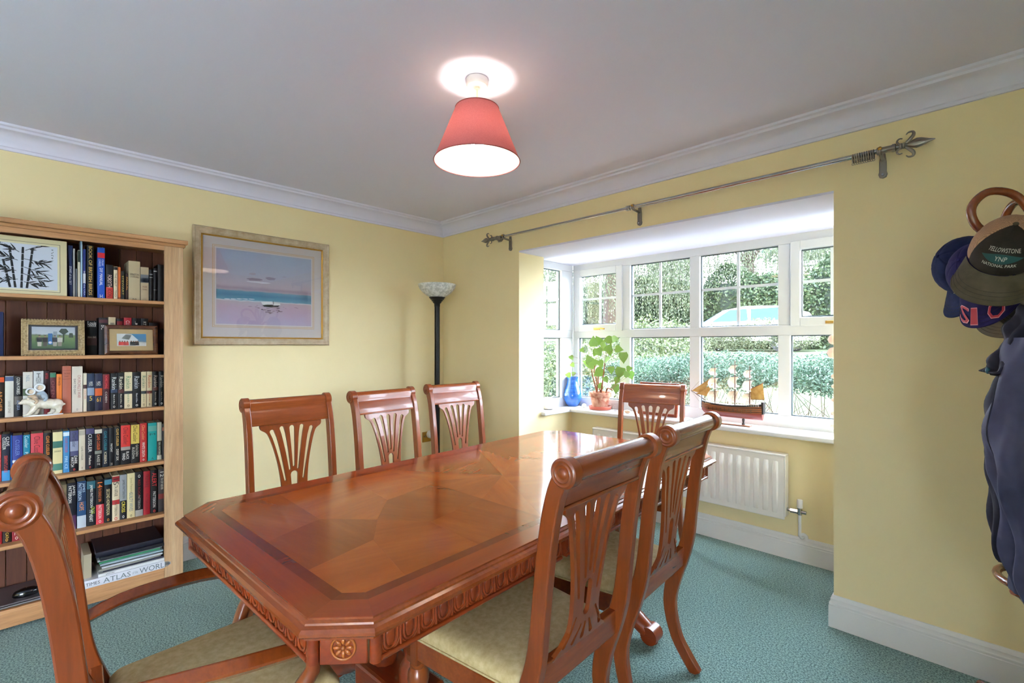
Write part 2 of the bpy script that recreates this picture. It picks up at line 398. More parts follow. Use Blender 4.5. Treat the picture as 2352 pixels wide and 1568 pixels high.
fm = MB().loft(rib).mesh('flute', RADM, 60)
for i in range(nf): link('flute', fm, rad, (.025 + pit * (i + .5), 0, 0))
v = MB(); v.lathe([(.004, 0), (.016, .001), (.016, .045), (.014, .05), (.004, .051)], 16, (RW + .075, .03, .085)); v.build('valve_cap', WHITE, rad)
v = MB(); v.tube([(RW, .03, .062), (RW + .11, .03, .062)], .010, 10); v.lathe([(.015, -.02), (.015, .02)], 6, (RW + .045, .03, .062), axis=0); v.lathe([(.013, 0), (.013, .04)], 8, (RW + .075, .03, .045)); v.build('valve_body', STEEL, rad)
v = MB(); v.tube([(RW + .075, .03, .05), (RW + .075, .03, -.085), (RW + .08, .05, -.10), (RW + .085, .084, -.10)], .0085, 10); v.lathe([(.024, 0), (.024, .008)], 16, (RW + .085, .072, -.10), axis=1); v.build('pipe', WHITE, rad)
# bracket that ties it to the wall
MB().box(.3, .34, .06, .086, .05, RH - .05).build('wall_bracket', RADM, rad, smooth=0); MB().box(RW - .34, RW - .3, .06, .086, .05, RH - .05).build('wall_bracket', RADM, rad, smooth=0)
# ================================================================== DINING TABLE
TABC, TABR = (2.05, -1.25), R(2.5)
table = thing('dining_table', 'long cherry extending dining table with clipped corners and carved apron', 'table', (TABC[0], TABC[1], 0), TABR)
TW, TL, CH, TZ = .55, 1.06, .105, .77
def octo(w_, l_, c_): return [(-w_ + c_, -l_), (w_ - c_, -l_), (w_, -l_ + c_), (w_, l_ - c_), (w_ - c_, l_), (-w_ + c_, l_), (-w_, l_ - c_), (-w_, -l_ + c_)]
SEAM = .275
edge = [(0.0, TZ - .0005), (.0, TZ - .004), (.006, TZ - .008), (.007, TZ - .012), (.016, TZ - .015), (.022, TZ - .021), (.022, TZ - .027), (.016, TZ - .032), (.006, TZ - .036), (.006, TZ - .042), (-.02, TZ - .044)]
def top_section(v0, v1, name):
    full = octo(TW, TL, CH)
    def outline(off):
        c = CH + off * 0.0
        w_, l_ = TW + off, TL + off; k = CH + off * (2 - math.sqrt(2))
        p = [(-w_ + k, -l_), (w_ - k, -l_), (w_, -l_ + k), (w_, l_ - k), (w_ - k, l_), (-w_ + k, l_), (-w_, l_ - k), (-w_, -l_ + k)]
        if v0 > -TL + .3: p = [q for q in p if q[1] > 0]; p = [(-w_, v0), (w_, v0)] + p
        if v1 < TL - .3:
            p = [q for q in p if q[1] < 0 or q[1] == v0]
            p = (p[:2] + [(w_, v1), (-w_, v1)]) if v0 > -TL + .3 else p[0:3] + [(w_, v1), (-w_, v1)] + p[3:]
        return p
    rings = [[(u, v, z) for u, v in outline(o - .0)] for o, z in edge]
    return MB().loft(rings).build(name, CHERRYX, table, smooth=25)
def sec(v0, v1):
    def outl(off):
        w_, l_ = TW + off, TL + off; k = CH + off * (2 - math.sqrt(2))
        if v0 < -TL + .1: return [(-w_ + k, -l_), (w_ - k, -l_), (w_, -l_ + k), (w_, v1), (-w_, v1), (-w_, -l_ + k)]
        if v1 > TL - .1: return [(-w_, v0), (w_, v0), (w_, l_ - k), (w_ - k, l_), (-w_ + k, l_), (-w_, l_ - k)]
        return [(-w_, v0), (w_, v0), (w_, v1), (-w_, v1)]
    MB().loft([[(u, v, z) for u, v in outl(o - .022)] for o, z in edge]).build('table_top_section', CHERRYX, table, smooth=25)
g_ = .0012
sec(-TL, -SEAM - g_); sec(-SEAM + g_, SEAM - g_); sec(SEAM + g_, TL)
def veneer(poly, ang, mat, name='veneer_panel', z=TZ):
    cx = sum(p[0] for p in poly) / len(poly); cy = sum(p[1] for p in poly) / len(poly)
    ca, sa = math.cos(-ang), math.sin(-ang)
    sh = []
    for u, v in poly:
        du, dv = u - cx, v - cy; L = math.hypot(du, dv); f = (L - .0002) / L; du *= f; dv *= f
        sh.append((du * ca - dv * sa, du * sa + dv * ca))
    return MB().prism(sh, ident, -.0025, 0.0002).build(name, mat, table, (cx, cy, z), (0, 0, ang), smooth=0)
def banding(v0, v1, sgn):
    # border bands (outer) and crossbands of one end section, sgn -1 near, +1 far
    W0, L0 = TW - .022, TL - .022
    def ring(d):
        w_, l_ = W0 - d, L0 - d; k = CH - d * (2 - math.sqrt(2)) - .012
        return w_, l_, k
    for d0, d1, mat, nm in ((0, .066, BAND, 'border_band'), (.066, .096, CROSS, 'crossband')):
        a = ring(d0); b = ring(d1); s = sgn
        rotx = PI / 2 if nm == 'border_band' else 0
        def q(pts, ang): veneer([(u, v * (1 if s > 0 else 1)) for u, v in pts], ang, mat, nm)
        for e in (1, -1):
            q([(e * a[0], s * SEAM), (e * b[0], s * SEAM), (e * b[0], s * (b[1] - b[2])), (e * a[0], s * (a[1] - a[2]))][::1], PI / 2)
            q([(e * a[0], s * (a[1] - a[2])), (e * b[0], s * (b[1] - b[2])), (e * (b[0] - b[2]), s * b[1]), (e * (a[0] - a[2]), s * a[1])], -e * s * PI / 4)
        q([(a[0] - a[2], s * a[1]), (b[0] - b[2], s * b[1]), (-b[0] + b[2], s * b[1]), (-a[0] + a[2], s * a[1])], 0)
    return ring(.096)
fw_, fl_, fk_ = banding(-TL, -SEAM, -1)
banding(SEAM, TL, 1)
W0 = TW - .022
for e in (1, -1):
    veneer([(e * W0, -SEAM), (e * W0, SEAM), (e * (W0 - .066), SEAM), (e * (W0 - .066), -SEAM)], PI / 2, BAND, 'border_band')
    veneer([(e * (W0 - .066), -SEAM), (e * (W0 - .066), SEAM), (e * (W0 - .096), SEAM), (e * (W0 - .096), -SEAM)], PI / 2, CROSS, 'crossband')
def field(s):
    n1, n2, n3 = (-.02 * 1, -fl_), (.234, -fl_), 0
    r1, r2 = (fw_, -.80), (fw_, -.56)
    f1, f2 = (.16, -SEAM), (-.12, -SEAM)
    l1, l2 = (-fw_, -.46), (-fw_, -.74)
    c = (.06, -.64)
    kn, kr, kf, kl = (.19, -.735), (.20, -.54), (-.08, -.51), (-.08, -.76)
    P = [([n2, (fw_ - fk_, -fl_), (fw_, -fl_ + fk_), r1, kn], 75), ([r2, (fw_, -SEAM), f1, kr], 10), ([f2, (-fw_, -SEAM), l1, kf], 80), ([l2, (-fw_, -fl_ + fk_), (-fw_ + fk_, -fl_), n1, kl], 20),
         ([n1, n2, kn, c, kl], 5), ([r1, r2, kr, c, kn], 70), ([f1, f2, kf, c, kr], 25), ([l1, l2, kl, c, kf], 100)]
    for pl, an in P:
        if s > 0: pl = [(-u, -v) for u, v in pl]
        veneer(pl, R(an), VENEER)
field(-1); field(1)
c = (0, 0); q = .16
hexes = [([(-fw_, -SEAM), (-q, -SEAM), c], 30), ([(-q, -SEAM), (q, -SEAM), c], 90), ([(q, -SEAM), (fw_, -SEAM), c], 150), ([(fw_, -SEAM), (fw_, SEAM), c], 60),
         ([(fw_, SEAM), (q, SEAM), c], 20), ([(q, SEAM), (-q, SEAM), c], 90), ([(-q, SEAM), (-fw_, SEAM), c], 140), ([(-fw_, SEAM), (-fw_, -SEAM), c], 100)]
for pl, an in hexes: veneer(pl, R(an), VENEER)
# apron
AZ0, AZ1, AI = .664, .728, .036
DKCH = wood('dark_cherry', '#642109', '#86330f', '#9c4416', 0, 1.0, 0.3, 0.3, 10, 0.03)
def apron(x0, y0, x1, y1):
    d = Vector((x1 - x0, y1 - y0)); L = d.length; ang = math.atan2(d.y, d.x)
    a = MB().box(0, L, 0, .022, AZ0, AZ1 + .01).build('apron_rail', DKCH, table, (x0, y0, 0), (0, 0, ang), smooth=0)
    MB().tube([(0, -.002, AZ0 + .005), (L, -.002, AZ0 + .005)], .006, 8).build('apron_bead', DKCH, a)
    n = int(L / .0485); p = L / n
    for i in range(n): link('carved_lobe', LOBE, a, (p * (i + .5), 0, 0))
lob = MB(); zc = AZ1 - .002
def uu(r_, zt, zb, y, th):
    pts = [(-r_, y, zt)] + [(-r_ * math.cos(R(t)), y, zb - (zb - AZ0 - .014) * 0 - r_ * 1.15 * math.sin(R(t))) for t in range(0, 181, 20)] + [(r_, y, zt)]
    lob.tube(pts, th, 6)
uu(.0165, AZ1, AZ0 + .034, -.001, .0028); uu(.0225, AZ1, AZ0 + .034, -.000, .002)
lob.ell((0, .002, AZ0 + .040), .0125, .006, .024, 12, 8)
lob.tube([(.0243, -.001, AZ0 + .012), (.0243, -.001, AZ0 + .045)], [.0035, .0008], 6)
LOBE = lob.mesh('carved_lobe', DKCH)
a_, b_, k_ = TW - AI, TL - AI, CH
gs = .012
apron(a_, -b_ + k_, a_, -SEAM - gs); apron(a_, -SEAM + gs, a_, SEAM - gs); apron(a_, SEAM + gs, a_, b_ - k_)
apron(-a_, b_ - k_, -a_, SEAM + gs); apron(-a_, SEAM - gs, -a_, -SEAM + gs); apron(-a_, -SEAM - gs, -a_, -b_ + k_)
apron(-a_ + k_, -b_, a_ - k_, -b_); apron(a_ - k_, b_, -a_ + k_, b_)
# corner blocks with rosettes
for sx in (1, -1):
    for sy in (1, -1):
        ang = math.atan2(sy, sx)
        wd = k_ * math.sqrt(2)
        cb = MB().box(-.03, .008, -wd * .33, wd * .33, AZ0 - .004, AZ1 + .012).build('corner_block', DKCH, table, (sx * (a_ - k_ / 2), sy * (b_ - k_ / 2), 0), (0, 0, ang), smooth=0, bevel=.003)
        MB().tube([(.0, -wd * .43, AZ0 - .002), (.0, -wd * .43, AZ1 + .01)], .013, 12).build('corner_column', DKCH, cb); MB().tube([(.0, wd * .43, AZ0 - .002), (.0, wd * .43, AZ1 + .01)], .013, 12).build('corner_column', DKCH, cb)
        ro = MB(); zc = (AZ0 + AZ1) / 2
        ro.tube([(.009, .024 * math.cos(t), zc + .024 * math.sin(t)) for t in [2 * PI * k / 28 for k in range(28)]], .0028, 8, closed=True)
        for k in range(8):
            t = 2 * PI * k / 8; ro.ell((.009, .0135 * math.cos(t), zc + .0135 * math.sin(t)), .003, .0075, .0042, 8, 6, Matrix.Rotation(t, 3, 'X'))
        ro.ell((.010, 0, zc), .004, .0045, .0045, 8, 6)
        ro.build('rosette', flat('#a5581f', .35, coat=.3), cb)
# pedestals
for sv in (-1, 1):
    pv = sv * .52
    MB().box(-.40, .40, pv - .06, pv + .06, AZ0 - .03, AZ0 + .04).build('bearer', DKCH, table, smooth=0, bevel=.004)
    for du in (-.085, .085):
        MB().lathe([(.030, .20), (.046, .21), (.048, .26), (.036, .28), (.030, .30), (.042, .36), (.050, .42), (.040, .50), (.030, .55), (.044, .57), (.046, .60), (.034, .615), (.034, .64)], 24, (du, pv, 0), flute=12, fl_depth=.06).build('pedestal_column', DKCH, table)
    MB().box(-.16, .16, pv - .075, pv + .075, .12, .21).build('plinth', DKCH, table, smooth=0, bevel=.012)
    for su in (-1, 1):
        pts = resample([(su * .12, pv, .16), (su * .24, pv, .15), (su * .34, pv, .085), (su * .405, pv, .045)], 12)
        f = MB().tube(pts, [.052 - .014 * k / 11 for k in range(12)], 12, flat_=.9).build('pedestal_foot', DKCH, table)
        MB().lathe([(.010, -.036), (.038, -.034), (.038, .034), (.010, .036)], 24, (su * .42, pv, .039), axis=1).build('scroll', DKCH, f)
        MB().lathe([(.022, 0), (.027, .004), (.027, .010), (.022, .014)], 20, (su * .42, pv, -.0), ).build('foot_pad', DKCH, f)

# ================================================================== CHAIRS
BK = [(-.305, 0), (-.262, .06), (-.222, .13), (-.198, .25), (-.216, .36), (-.248, .45), (-.276, .55), (-.291, .68), (-.303, .79), (-.318, .89), (-.333, .955), (-.346, .99), (-.358, 1.012)]
def back_y(z):
    for (y0, z0), (y1, z1) in zip(BK, BK[1:]):
        if z <= z1: return y0 + (y1 - y0) * (z - z0) / (z1 - z0)
    return BK[-1][0]
BKS = resample([(0, y, z) for y, z in BK], 40)
def slot(x0, z0, w0, x1, z1, w1, bow=0.0, n=6):
    # teardrop slot from top (x0, z0) to bottom (x1, z1); loop of points
    P = []; N = 8
    cen = []
    for i in range(N + 1):
        t = i / N; x = x0 + (x1 - x0) * (t ** (.75 if bow else 1)); z = z0 + (z1 - z0) * t; cen.append((x, z, w0 + (w1 - w0) * t))
    L = [(x - w_, z) for x, z, w_ in cen]; Rr = [(x + w_, z) for x, z, w_ in cen]
    topc = [(x0 + w0 * math.cos(R(a)), z0 + w0 * math.sin(R(a))) for a in (30, 60, 90, 120, 150)]
    botc = [(x1 + w1 * math.cos(R(a)), z1 + w1 * math.sin(R(a))) for a in (210, 240, 270, 300, 330)]
    return topc + L + botc + Rr[::-1]
def splat_mesh(k=1.0):
    half = [(.150, .935), (.153, .915), (.148, .898), (.130, .886), (.118, .872), (.104, .835), (.090, .785), (.078, .73), (.069, .67), (.064, .61), (.066, .575), (.076, .545), (.094, .520), (.118, .503), (.126, .492)]
    fine = resample([(a, b, 0) for a, b in half], 40)
    outer = [(p.x * k, p.y) for p in fine] + [(-p.x * k, p.y) for p in reversed(fine)]
    holes = [slot(0, .895, .0135, 0, .705, .0055)]
    for s in (1, -1):
        holes.append(slot(s * .050, .897, .0115, s * .020, .690, .0050, 1)); holes.append(slot(s * .098, .885, .0115, s * .0445, .640, .0050, 1))
        holes.append(slot(s * .047, .585, .0035, s * .086, .520, .0085)); holes.append(slot(s * .020, .556, .0035, s * .044, .512, .0085))
    holes.append(slot(0, .662, .018, 0, .592, .015)); holes.append(slot(0, .555, .004, 0, .512, .009))
    holes = [[(x * k, z) for x, z in h] for h in holes]
    return plate2d(outer, holes, .013, lambda u, v, w_: (u, back_y(v) + .004 + w_, v)).mesh('splat', CHERRY, 30)
def scroll_mesh():
    m = MB(); m.lathe([(.033, -.017), (.036, -.014), (.036, .014), (.033, .017), (.030, .0185), (.027, .0165), (.024, .0165), (.021, .019), (.018, .0165), (.0135, .0165), (.010, .021), (.004, .023)], 28, (0, 0, 0), axis=0)
    return m.mesh('scroll', CHERRY, 40)
SCROLL = scroll_mesh()
def make_chair(name, label, hw=.205, arms=False, group=None):
    t = thing(name, label, 'chair', group=group)
    fw2 = hw + .045
    for s in (1, -1):
        rings = []
        for i, p in enumerate(BKS):
            a = BKS[max(i - 1, 0)]; b = BKS[min(i + 1, len(BKS) - 1)]; d = (b - a).normalized(); n = Vector((0, d.z, -d.y))
            wy = .022 + .007 * max(0, 1 - abs(p.z - .38) / .25); wx = .0145
            x = s * (hw + (.012 * max(0, (.42 - p.z) / .42)))
            c0 = Vector((x, p.y, p.z))
            rings.append([c0 + n * wy + Vector((-wx, 0, 0)), c0 + n * wy + Vector((wx, 0, 0)), c0 - n * wy + Vector((wx, 0, 0)), c0 - n * wy + Vector((-wx, 0, 0))])
        po = MB().loft(rings).build('back_post', CHERRY, t, smooth=30); bev(po, .004)
        sc = link('scroll', SCROLL, po, (s * hw, -.366, 1.022)); sc.rotation_euler = (0, 0, 0 if s > 0 else PI)
    # crest rail with rolled top
    prof = []
    zz = [.925 + (1.0 - .925) * k / 8 for k in range(9)]
    front = [(back_y(z) + .014, z) for z in zz]; back = [(back_y(z) - .012, z) for z in zz]
    cy, czz, rr = -.362, 1.021, .029
    roll = [(cy + rr * math.cos(R(a)), czz + rr * math.sin(R(a))) for a in range(10, 300, 20)]
    poly = front + roll + back[::-1]
    cr = MB().prism(poly, lambda u, v, w_: (w_, u, v), -hw + .012, hw - .012).build('crest_rail', CHERRYX, t, smooth=40)
    MB().box(-hw + .014, hw - .014, back_y(.93) - .016, back_y(.93) + .019, .921, .931).build('crest_bead', CHERRYX, cr, smooth=0, bevel=.003)
    link('splat', SPLAT if not arms else SPLATW, t)
    MB().box(-hw + .01, hw - .01, back_y(.46) - .012, back_y(.46) + .014, .43, .503).build('back_rail', CHERRYX, t, smooth=0, bevel=.003)
    # seat frame
    y0, y1 = -.235, .205
    for s in (1, -1):
        MB().prism([(s * (hw + .012), y0), (s * (hw - .012), y0), (s * (fw2 - .024), y1), (s * fw2, y1)], ident, .372, .438).build('side_rail', CHERRYX, t, smooth=0, bevel=.003)
    MB().box(-fw2, fw2, y1 - .024, y1, .372, .438).build('front_rail', CHERRYX, t, smooth=0, bevel=.003)
    # upholstered seat
    rings = []
    for zt, ins in ((.432, .004), (.446, -.004), (.462, -.003), (.474, .006), (.482, .024), (.486, .055), (.488, .11)):
        ring = []
        pl = [(-hw + ins, y0 + ins + .012), (hw - ins, y0 + ins + .012), (fw2 - ins, y1 - ins + .008), (-fw2 + ins, y1 - ins + .008)]
        rad_ = max(.03 - ins * .1, .01)
        for i in range(4):
            p = Vector(pl[i]); a = Vector(pl[i - 1]); b = Vector(pl[(i + 1) % 4]); da = (a - p).normalized() * rad_; db = (b - p).normalized() * rad_
            for k in range(5):
                q_ = k / 4; pt = (1 - q_) ** 2 * (p + da) + 2 * q_ * (1 - q_) * p + q_ ** 2 * (p + db); ring.append((pt.x, pt.y, zt))
        rings.append(ring)
    cu = MB().loft(rings).build('seat_cushion', SEAT, t, smooth=50)
    MB().tube([(p[0], p[1], .4395) for p in rings[1]], .0035, 6, closed=True).build('piping', SEAT, cu)
    # turned front legs
    for s in (1, -1):
        lx, ly = s * (fw2 - .026), y1 - .026
        lg = MB().box(lx - .026, lx + .026, ly - .026, ly + .026, .355, .445)
        lg.build('leg_block', CHERRY, t, smooth=0, bevel=.003)
        MB().lathe([(.012, 0), (.014, .015), (.020, .05), (.023, .16), (.024, .20), (.030, .205), (.030, .215), (.023, .222), (.028, .230), (.028, .240), (.022, .248), (.026, .255), (.026, .262), (.021, .268), (.030, .285), (.034, .305), (.031, .325), (.022, .338), (.026, .345), (.024, .357)], 28, (lx, ly, 0), flute=14, fl_depth=.05).build('front_leg', CHERRY, t)
    if arms:
        for s in (1, -1):
            ax = s * hw
            pts = resample([(ax, -.285, .622), (ax + s * .045, -.19, .632), (ax + s * .078, -.03, .626), (ax + s * .076, .09, .610), (ax + s * .068, .14, .600)], 14)
            ar = MB().tube(pts, [.021 + .005 * math.sin(PI * k / 13) for k in range(14)], 4, flat_=.85).build('arm', CHERRYX, t, smooth=30); bev(ar, .005)
            pts = resample([(ax + s * .070, .12, .602), (ax + s * .072, .135, .55), (ax + s * .058, .10, .49), (ax + s * .040, .07, .40)], 12)
            MB().tube(pts, [.016 + .006 * k / 11 for k in range(12)], 8).build('arm_support', CHERRY, t)
    return t
SPLAT = splat_mesh(); SPLATW = splat_mesh(.95)
ch0 = make_chair('dining_chair', 'cherry fretted-back dining chair next to the bookcase along the painting wall', group='cherry dining chairs round the table')
ch0.location = (1.27, -1.70, 0); ch0.rotation_euler = (0, 0, R(-90))
G = 'cherry dining chairs round the table'
dup(ch0, (1.27, -1.12, 0), R(-86), 'cherry fretted-back dining chair between two others along the painting wall', G)
dup(ch0, (1.20, -.565, 0), R(-92), 'cherry fretted-back dining chair standing just in front of the black floor lamp', G)
dup(ch0, (1.97, .02, 0), R(180 + 16), 'cherry fretted-back dining chair at the window end of the table', G)
dup(ch0, (2.435, -1.59, 0), R(92), 'cherry dining chair on the coat stand side of table, next to the carver end', G)
dup(ch0, (2.385, -1.005, 0), R(93.5), 'cherry dining chair on the coat stand side of table, nearer the radiator', G)
arm = make_chair('carver_armchair', 'cherry carver armchair with curved arms at the bookcase end of table', .192, True, G)
arm.location = (2.085, -2.30, 0); arm.rotation_euler = (0, 0, R(-3.5))
# ================================================================== BOOKCASE
BX, BY1, BY0 = .30, -2.042, -3.06          # front plane, right end, left end
case = thing('bookcase', 'tall light oak bookcase full of paperbacks against the painting wall', 'bookcase', (0.012, BY1, 0))
def cb_(name, x0, x1, y0, y1, z0, z1, mat, bevel=.002, parent=case):
    return MB().box(x0 - .012, x1 - .012, y0 - BY1, y1 - BY1, z0, z1).build(name, mat, parent, smooth=0, bevel=bevel)
SH = [1.560, 1.268, .981, .684, .393, .100]
cb_('side_panel', .012, BX - .022, BY1 - .024, BY1, 0.0, 1.865, OAK); cb_('side_panel', .012, BX - .022, BY0, BY0 + .024, 0, 1.865, OAK)
cb_('front_post', BX - .022, BX, BY1 - .086, BY1, 0, 1.865, OAK); cb_('front_post', BX - .022, BX, BY0, BY0 + .086, 0, 1.865, OAK)
cb_('top_rail', BX - .020, BX - .001, BY0 + .086, BY1 - .086, 1.838, 1.865, OAKX)
cb_('top_board', .012, BX + .022, BY0 - .02, BY1 + .02, 1.880, 1.903, OAKX, .004)
cb_('cornice_moulding', .012, BX + .010, BY0 - .01, BY1 + .01, 1.863, 1.882, OAKX, .006)
for z in SH[:5]: cb_('shelf', .030, BX - .010, BY0 + .024, BY1 - .024, z - .018, z, OAKX, .003)
cb_('bottom_shelf', .030, BX - .004, BY0 + .024, BY1 - .024, SH[5] - .018, SH[5], OAKX)
cb_('plinth_rail', BX - .020, BX - .002, BY0 + .086, BY1 - .086, .018, SH[5] - .016, OAKX)
y = BY1 - .024
while y > BY0 + .03:
    y2 = max(y - .074, BY0 + .024); cb_('back_plank', .014, .024, y2 + .0012, y - .0012, .06, 1.865, OAKB, .0018); y = y2

# ------------------------------------------------------------------ books
BOOKG = {0: 'books on the top shelf', 1: 'books on the second shelf', 2: 'books on the third shelf', 3: 'books on the fourth shelf', 4: 'books on the fifth shelf'}
PAGES = noisy('book_pages', '#b9a988', '#d3c6a8', 300, .9)
def book(row, px0, px1, top, col, label, bands=(), texts=(), X=.235, depth=.12, group=None, tilt=0):
    zb = SH[row]
    y0 = at_x(px0, 800, X).y; y1 = at_x(px1, 800, X).y; zt = at_x((px0 + px1) / 2, top, X).z
    h = max(zt - zb, .05); w_ = max(y1 - y0 - .0008, .004)
    mat = flat(col, .5, spec=.3)
    # cover: convex spine with two boards; local origin at the foot of the spine
    n = 5; prof = [(.0025 * math.sin(PI * k / n), -w_ / 2 + w_ * k / n) for k in range(n + 1)]
    t = min(.0016, w_ * .2)
    ring = prof + [(-depth, w_ / 2), (-depth, w_ / 2 - t), (-.004, w_ / 2 - t), (-.004, -w_ / 2 + t), (-depth, -w_ / 2 + t), (-depth, -w_ / 2)]
    b = MB().loft([[(a, c_, 0) for a, c_ in ring], [(a, c_, h) for a, c_ in ring]]).build('book', mat, None, (X, (y0 + y1) / 2, zb), smooth=30,
        label=label, cat='book', group=group or BOOKG[row])
    MB().box(-depth + .003, -.004, -w_ / 2 + t, w_ / 2 - t, .003, h - .003).build('pages', PAGES, b, smooth=0)
    for f0, f1, cc in bands:
        pr = [(p[0] + .0005, p[1] * .995) for p in prof]
        pr += [(-.001, w_ / 2 * .99), (-.001, -w_ / 2 * .99)]
        MB().loft([[(a, c_, h * f) for a, c_ in pr] for f in (f0, f1)]).build('spine_band', flat(cc, .5, spec=.3), b, smooth=30)
    for tx in texts:
        s, cc, fc, fl = tx[:4]; hf = tx[4] if len(tx) > 4 else .5; off = tx[5] if len(tx) > 5 else 0
        L = h * fl; hh = w_ * hf; zc = h * fc
        if len(tx) > 6:   # upright lettering across the spine
            lettering(s, lambda u, v: (.0042, (u - .5) * hh + off * w_, zc + (v - .5) * L), flat(cc, .5), b, 'title')
        else:
            lettering(s, lambda u, v: (.0036, (v - .5) * hh + off * w_, zc - (u - .5) * L), flat(cc, .5), b, 'title')
    return b
def z1(x): return x / 4.356
def p1(y): return 470 + y / 4.356
W_, K_, GO = '#e9e6dd', '#0c0c10', '#c9a55a'
X0_ = .225
def r0(a, b, t, *r, **k): book(0, z1(a), z1(b), p1(t), *r, X=X0_, **k)
r0(680, 727, 408, '#14244e', 'slim dark navy book beside the bamboo print', texts=[('STARS of the SKY', '#d8dbe4', .42, .36)])
r0(731, 751, 440, '#b9b9b6', 'thin pale grey booklet on the top shelf', ())
r0(753, 775, 640, '#5a5f66', 'short thin grey booklet on the top shelf', ())
r0(777, 803, 455, '#d8d0ba', 'thin cream book on the top shelf left of the pale blue one', bands=[(.75, .99, '#2d3a30')])
r0(806, 826, 352, '#a9c4d8', 'tallest thin pale blue book on the top shelf', ())
r0(830, 858, 445, '#27367e', 'thin royal blue book with white lettering by the black bird book', bands=[(.30, .50, '#d8d8e2')], texts=[('BIRDS of the USA', '#e8e8ef', .30, .5)])
r0(870, 938, 405, '#0b0a0c', 'black book titled Book of British Birds in gold', texts=[('BOOK OF BRITISH BIRDS', GO, .52, .92, .52)], depth=.17)
r0(974, 1049, 430, '#1d4fb0', 'bright blue DIY manual with a red spine band', bands=[(.80, .90, '#c8202c')], texts=[('DIY MANUAL', '#f2f2f2', .43, .34, .42), ('COLLINS', '#dfe6f5', .71, .12, .26, .2), ('COMPLETE', '#dfe6f5', .70, .14, .26, -.2), ('H', '#f2f2f2', .05, .07, .34, 0, 1)], depth=.16)
r0(1060, 1131, 600, '#151014', 'black and red thriller lettered Forsyth Icon', bands=[(0, .35, '#c33a34')], texts=[('FORSYTH', '#e9c9c0', .52, .36, .6), ('ICON', '#2a0d0c', .18, .22, .6)])
r0(1136, 1176, 620, '#d9c6a6', 'cream paperback with dark capitals on the top shelf', bands=[(.9, .99, '#1c1410')], texts=[('THE FIRST', '#2a2018', .6, .4), ('TOUCH', '#2a2018', .18, .2)])
r0(1180, 1208, 625, '#c9642a', 'plain orange spined paperback on the top shelf', bands=[(0, .08, '#8e3a18')])
r0(1211, 1246, 662, '#16130f', 'black paperback with small yellow lettering on top shelf', texts=[('STEWART', '#b8a24a', .5, .66)])
r0(1255, 1284, 690, '#2b140a', 'short brown-black paperback with orange title on top shelf', texts=[('MANUAL', '#e59a3e', .62, .5)])
r0(1286, 1402, 565, '#b5a585', 'thick beige hardback lettered Winston on the top shelf', texts=[('WINSTON', '#3a2e2a', .66, .05, .8, 0, 1), ('CHURCHILL', '#3a2e2a', .60, .04, .8, 0, 1), ('M', '#2a211e', .03, .05, .3, 0, 1)], depth=.16)
r0(1406, 1488, 625, '#b3a283', 'beige paperback with a dark portrait picture on its spine', bands=[(.54, .78, '#6f7376'), (.56, .68, '#22303e')], texts=[('WAR', '#6a3a2c', .42, .05, .6, 0, 1), ('YEARS', '#4a3a32', .34, .04, .6, 0, 1)])
r0(1494, 1532, 650, '#0d0b0e', 'black paperback with white ticks right of the portrait book', bands=[(.85, .86, '#c9c5c0'), (.75, .76, '#c9c5c0')])
r0(1535, 1572, 638, '#120f12', 'black paperback with a thin white line on its spine', bands=[(.35, .36, '#a9a7a2'), (.9, .93, '#a9a7a2')])
r0(1578, 1645, 600, '#100b0c', 'thick black hardback at the right end of the top shelf', bands=[(.6, .9, '#1c1416')])
# second shelf
def r1(a, b, t, *r, **k): book(1, z1(a), z1(b), p1(t), *r, X=.17, **k)
book(1, z1(-70), z1(34), p1(1070), '#16244a', 'navy hardback at the left of the second shelf', X=.24)
r1(866, 972, 1160, '#0a090b', 'black hardback with white lettering between the two photo frames', bands=[(.28, .5, '#3a2320')], texts=[('Louis', '#d9d6cf', .93, .1, .8, 0, 1), ('L\'AMOUR', '#d9d6cf', .85, .06, .8, 0, 1), ('DEAD END', '#b9a79a', .52, .05, .8, 0, 1)])
r1(988, 1078, 1130, '#141014', 'dark book lettered BC behind the small photo frame', bands=[(.86, .95, '#5a3238')], texts=[('BC', '#d6d2c8', .74, .12, .5)])
r1(1084, 1157, 1125, '#c9b793', 'cream topped book behind the small photo frame', texts=[('80', '#2a3040', .82, .07, .5, 0, 1)])
r1(1168, 1228, 1140, '#1a0c0e', 'dark book with a red bell mark behind the photo frame', bands=[(.80, .93, '#7a1018')])
r1(1238, 1317, 1130, '#a81f2c', 'red book with white lettering behind the photo frame', texts=[('CUL', '#e6c4c4', .84, .16, .5)])
r1(1322, 1402, 1135, '#0d0b0d', 'black book with a pale hook mark behind the photo frame', texts=[('J', '#c9c4ba', .87, .10, .3)])
r1(1408, 1484, 1138, '#0e0d10', 'black book lettered Rt behind the photo frame', texts=[('RT', '#c9c4ba', .86, .10, .4)])
r1(1490, 1580, 1180, '#1a0f0e', 'brownish black book right of the lettered ones on second shelf', bands=[(.75, .85, '#3a1e1a')])
r1(1585, 1645, 1240, '#150d0c', 'short dark brown book at the right end of the second shelf', bands=[(.5, .8, '#2a1a16')])
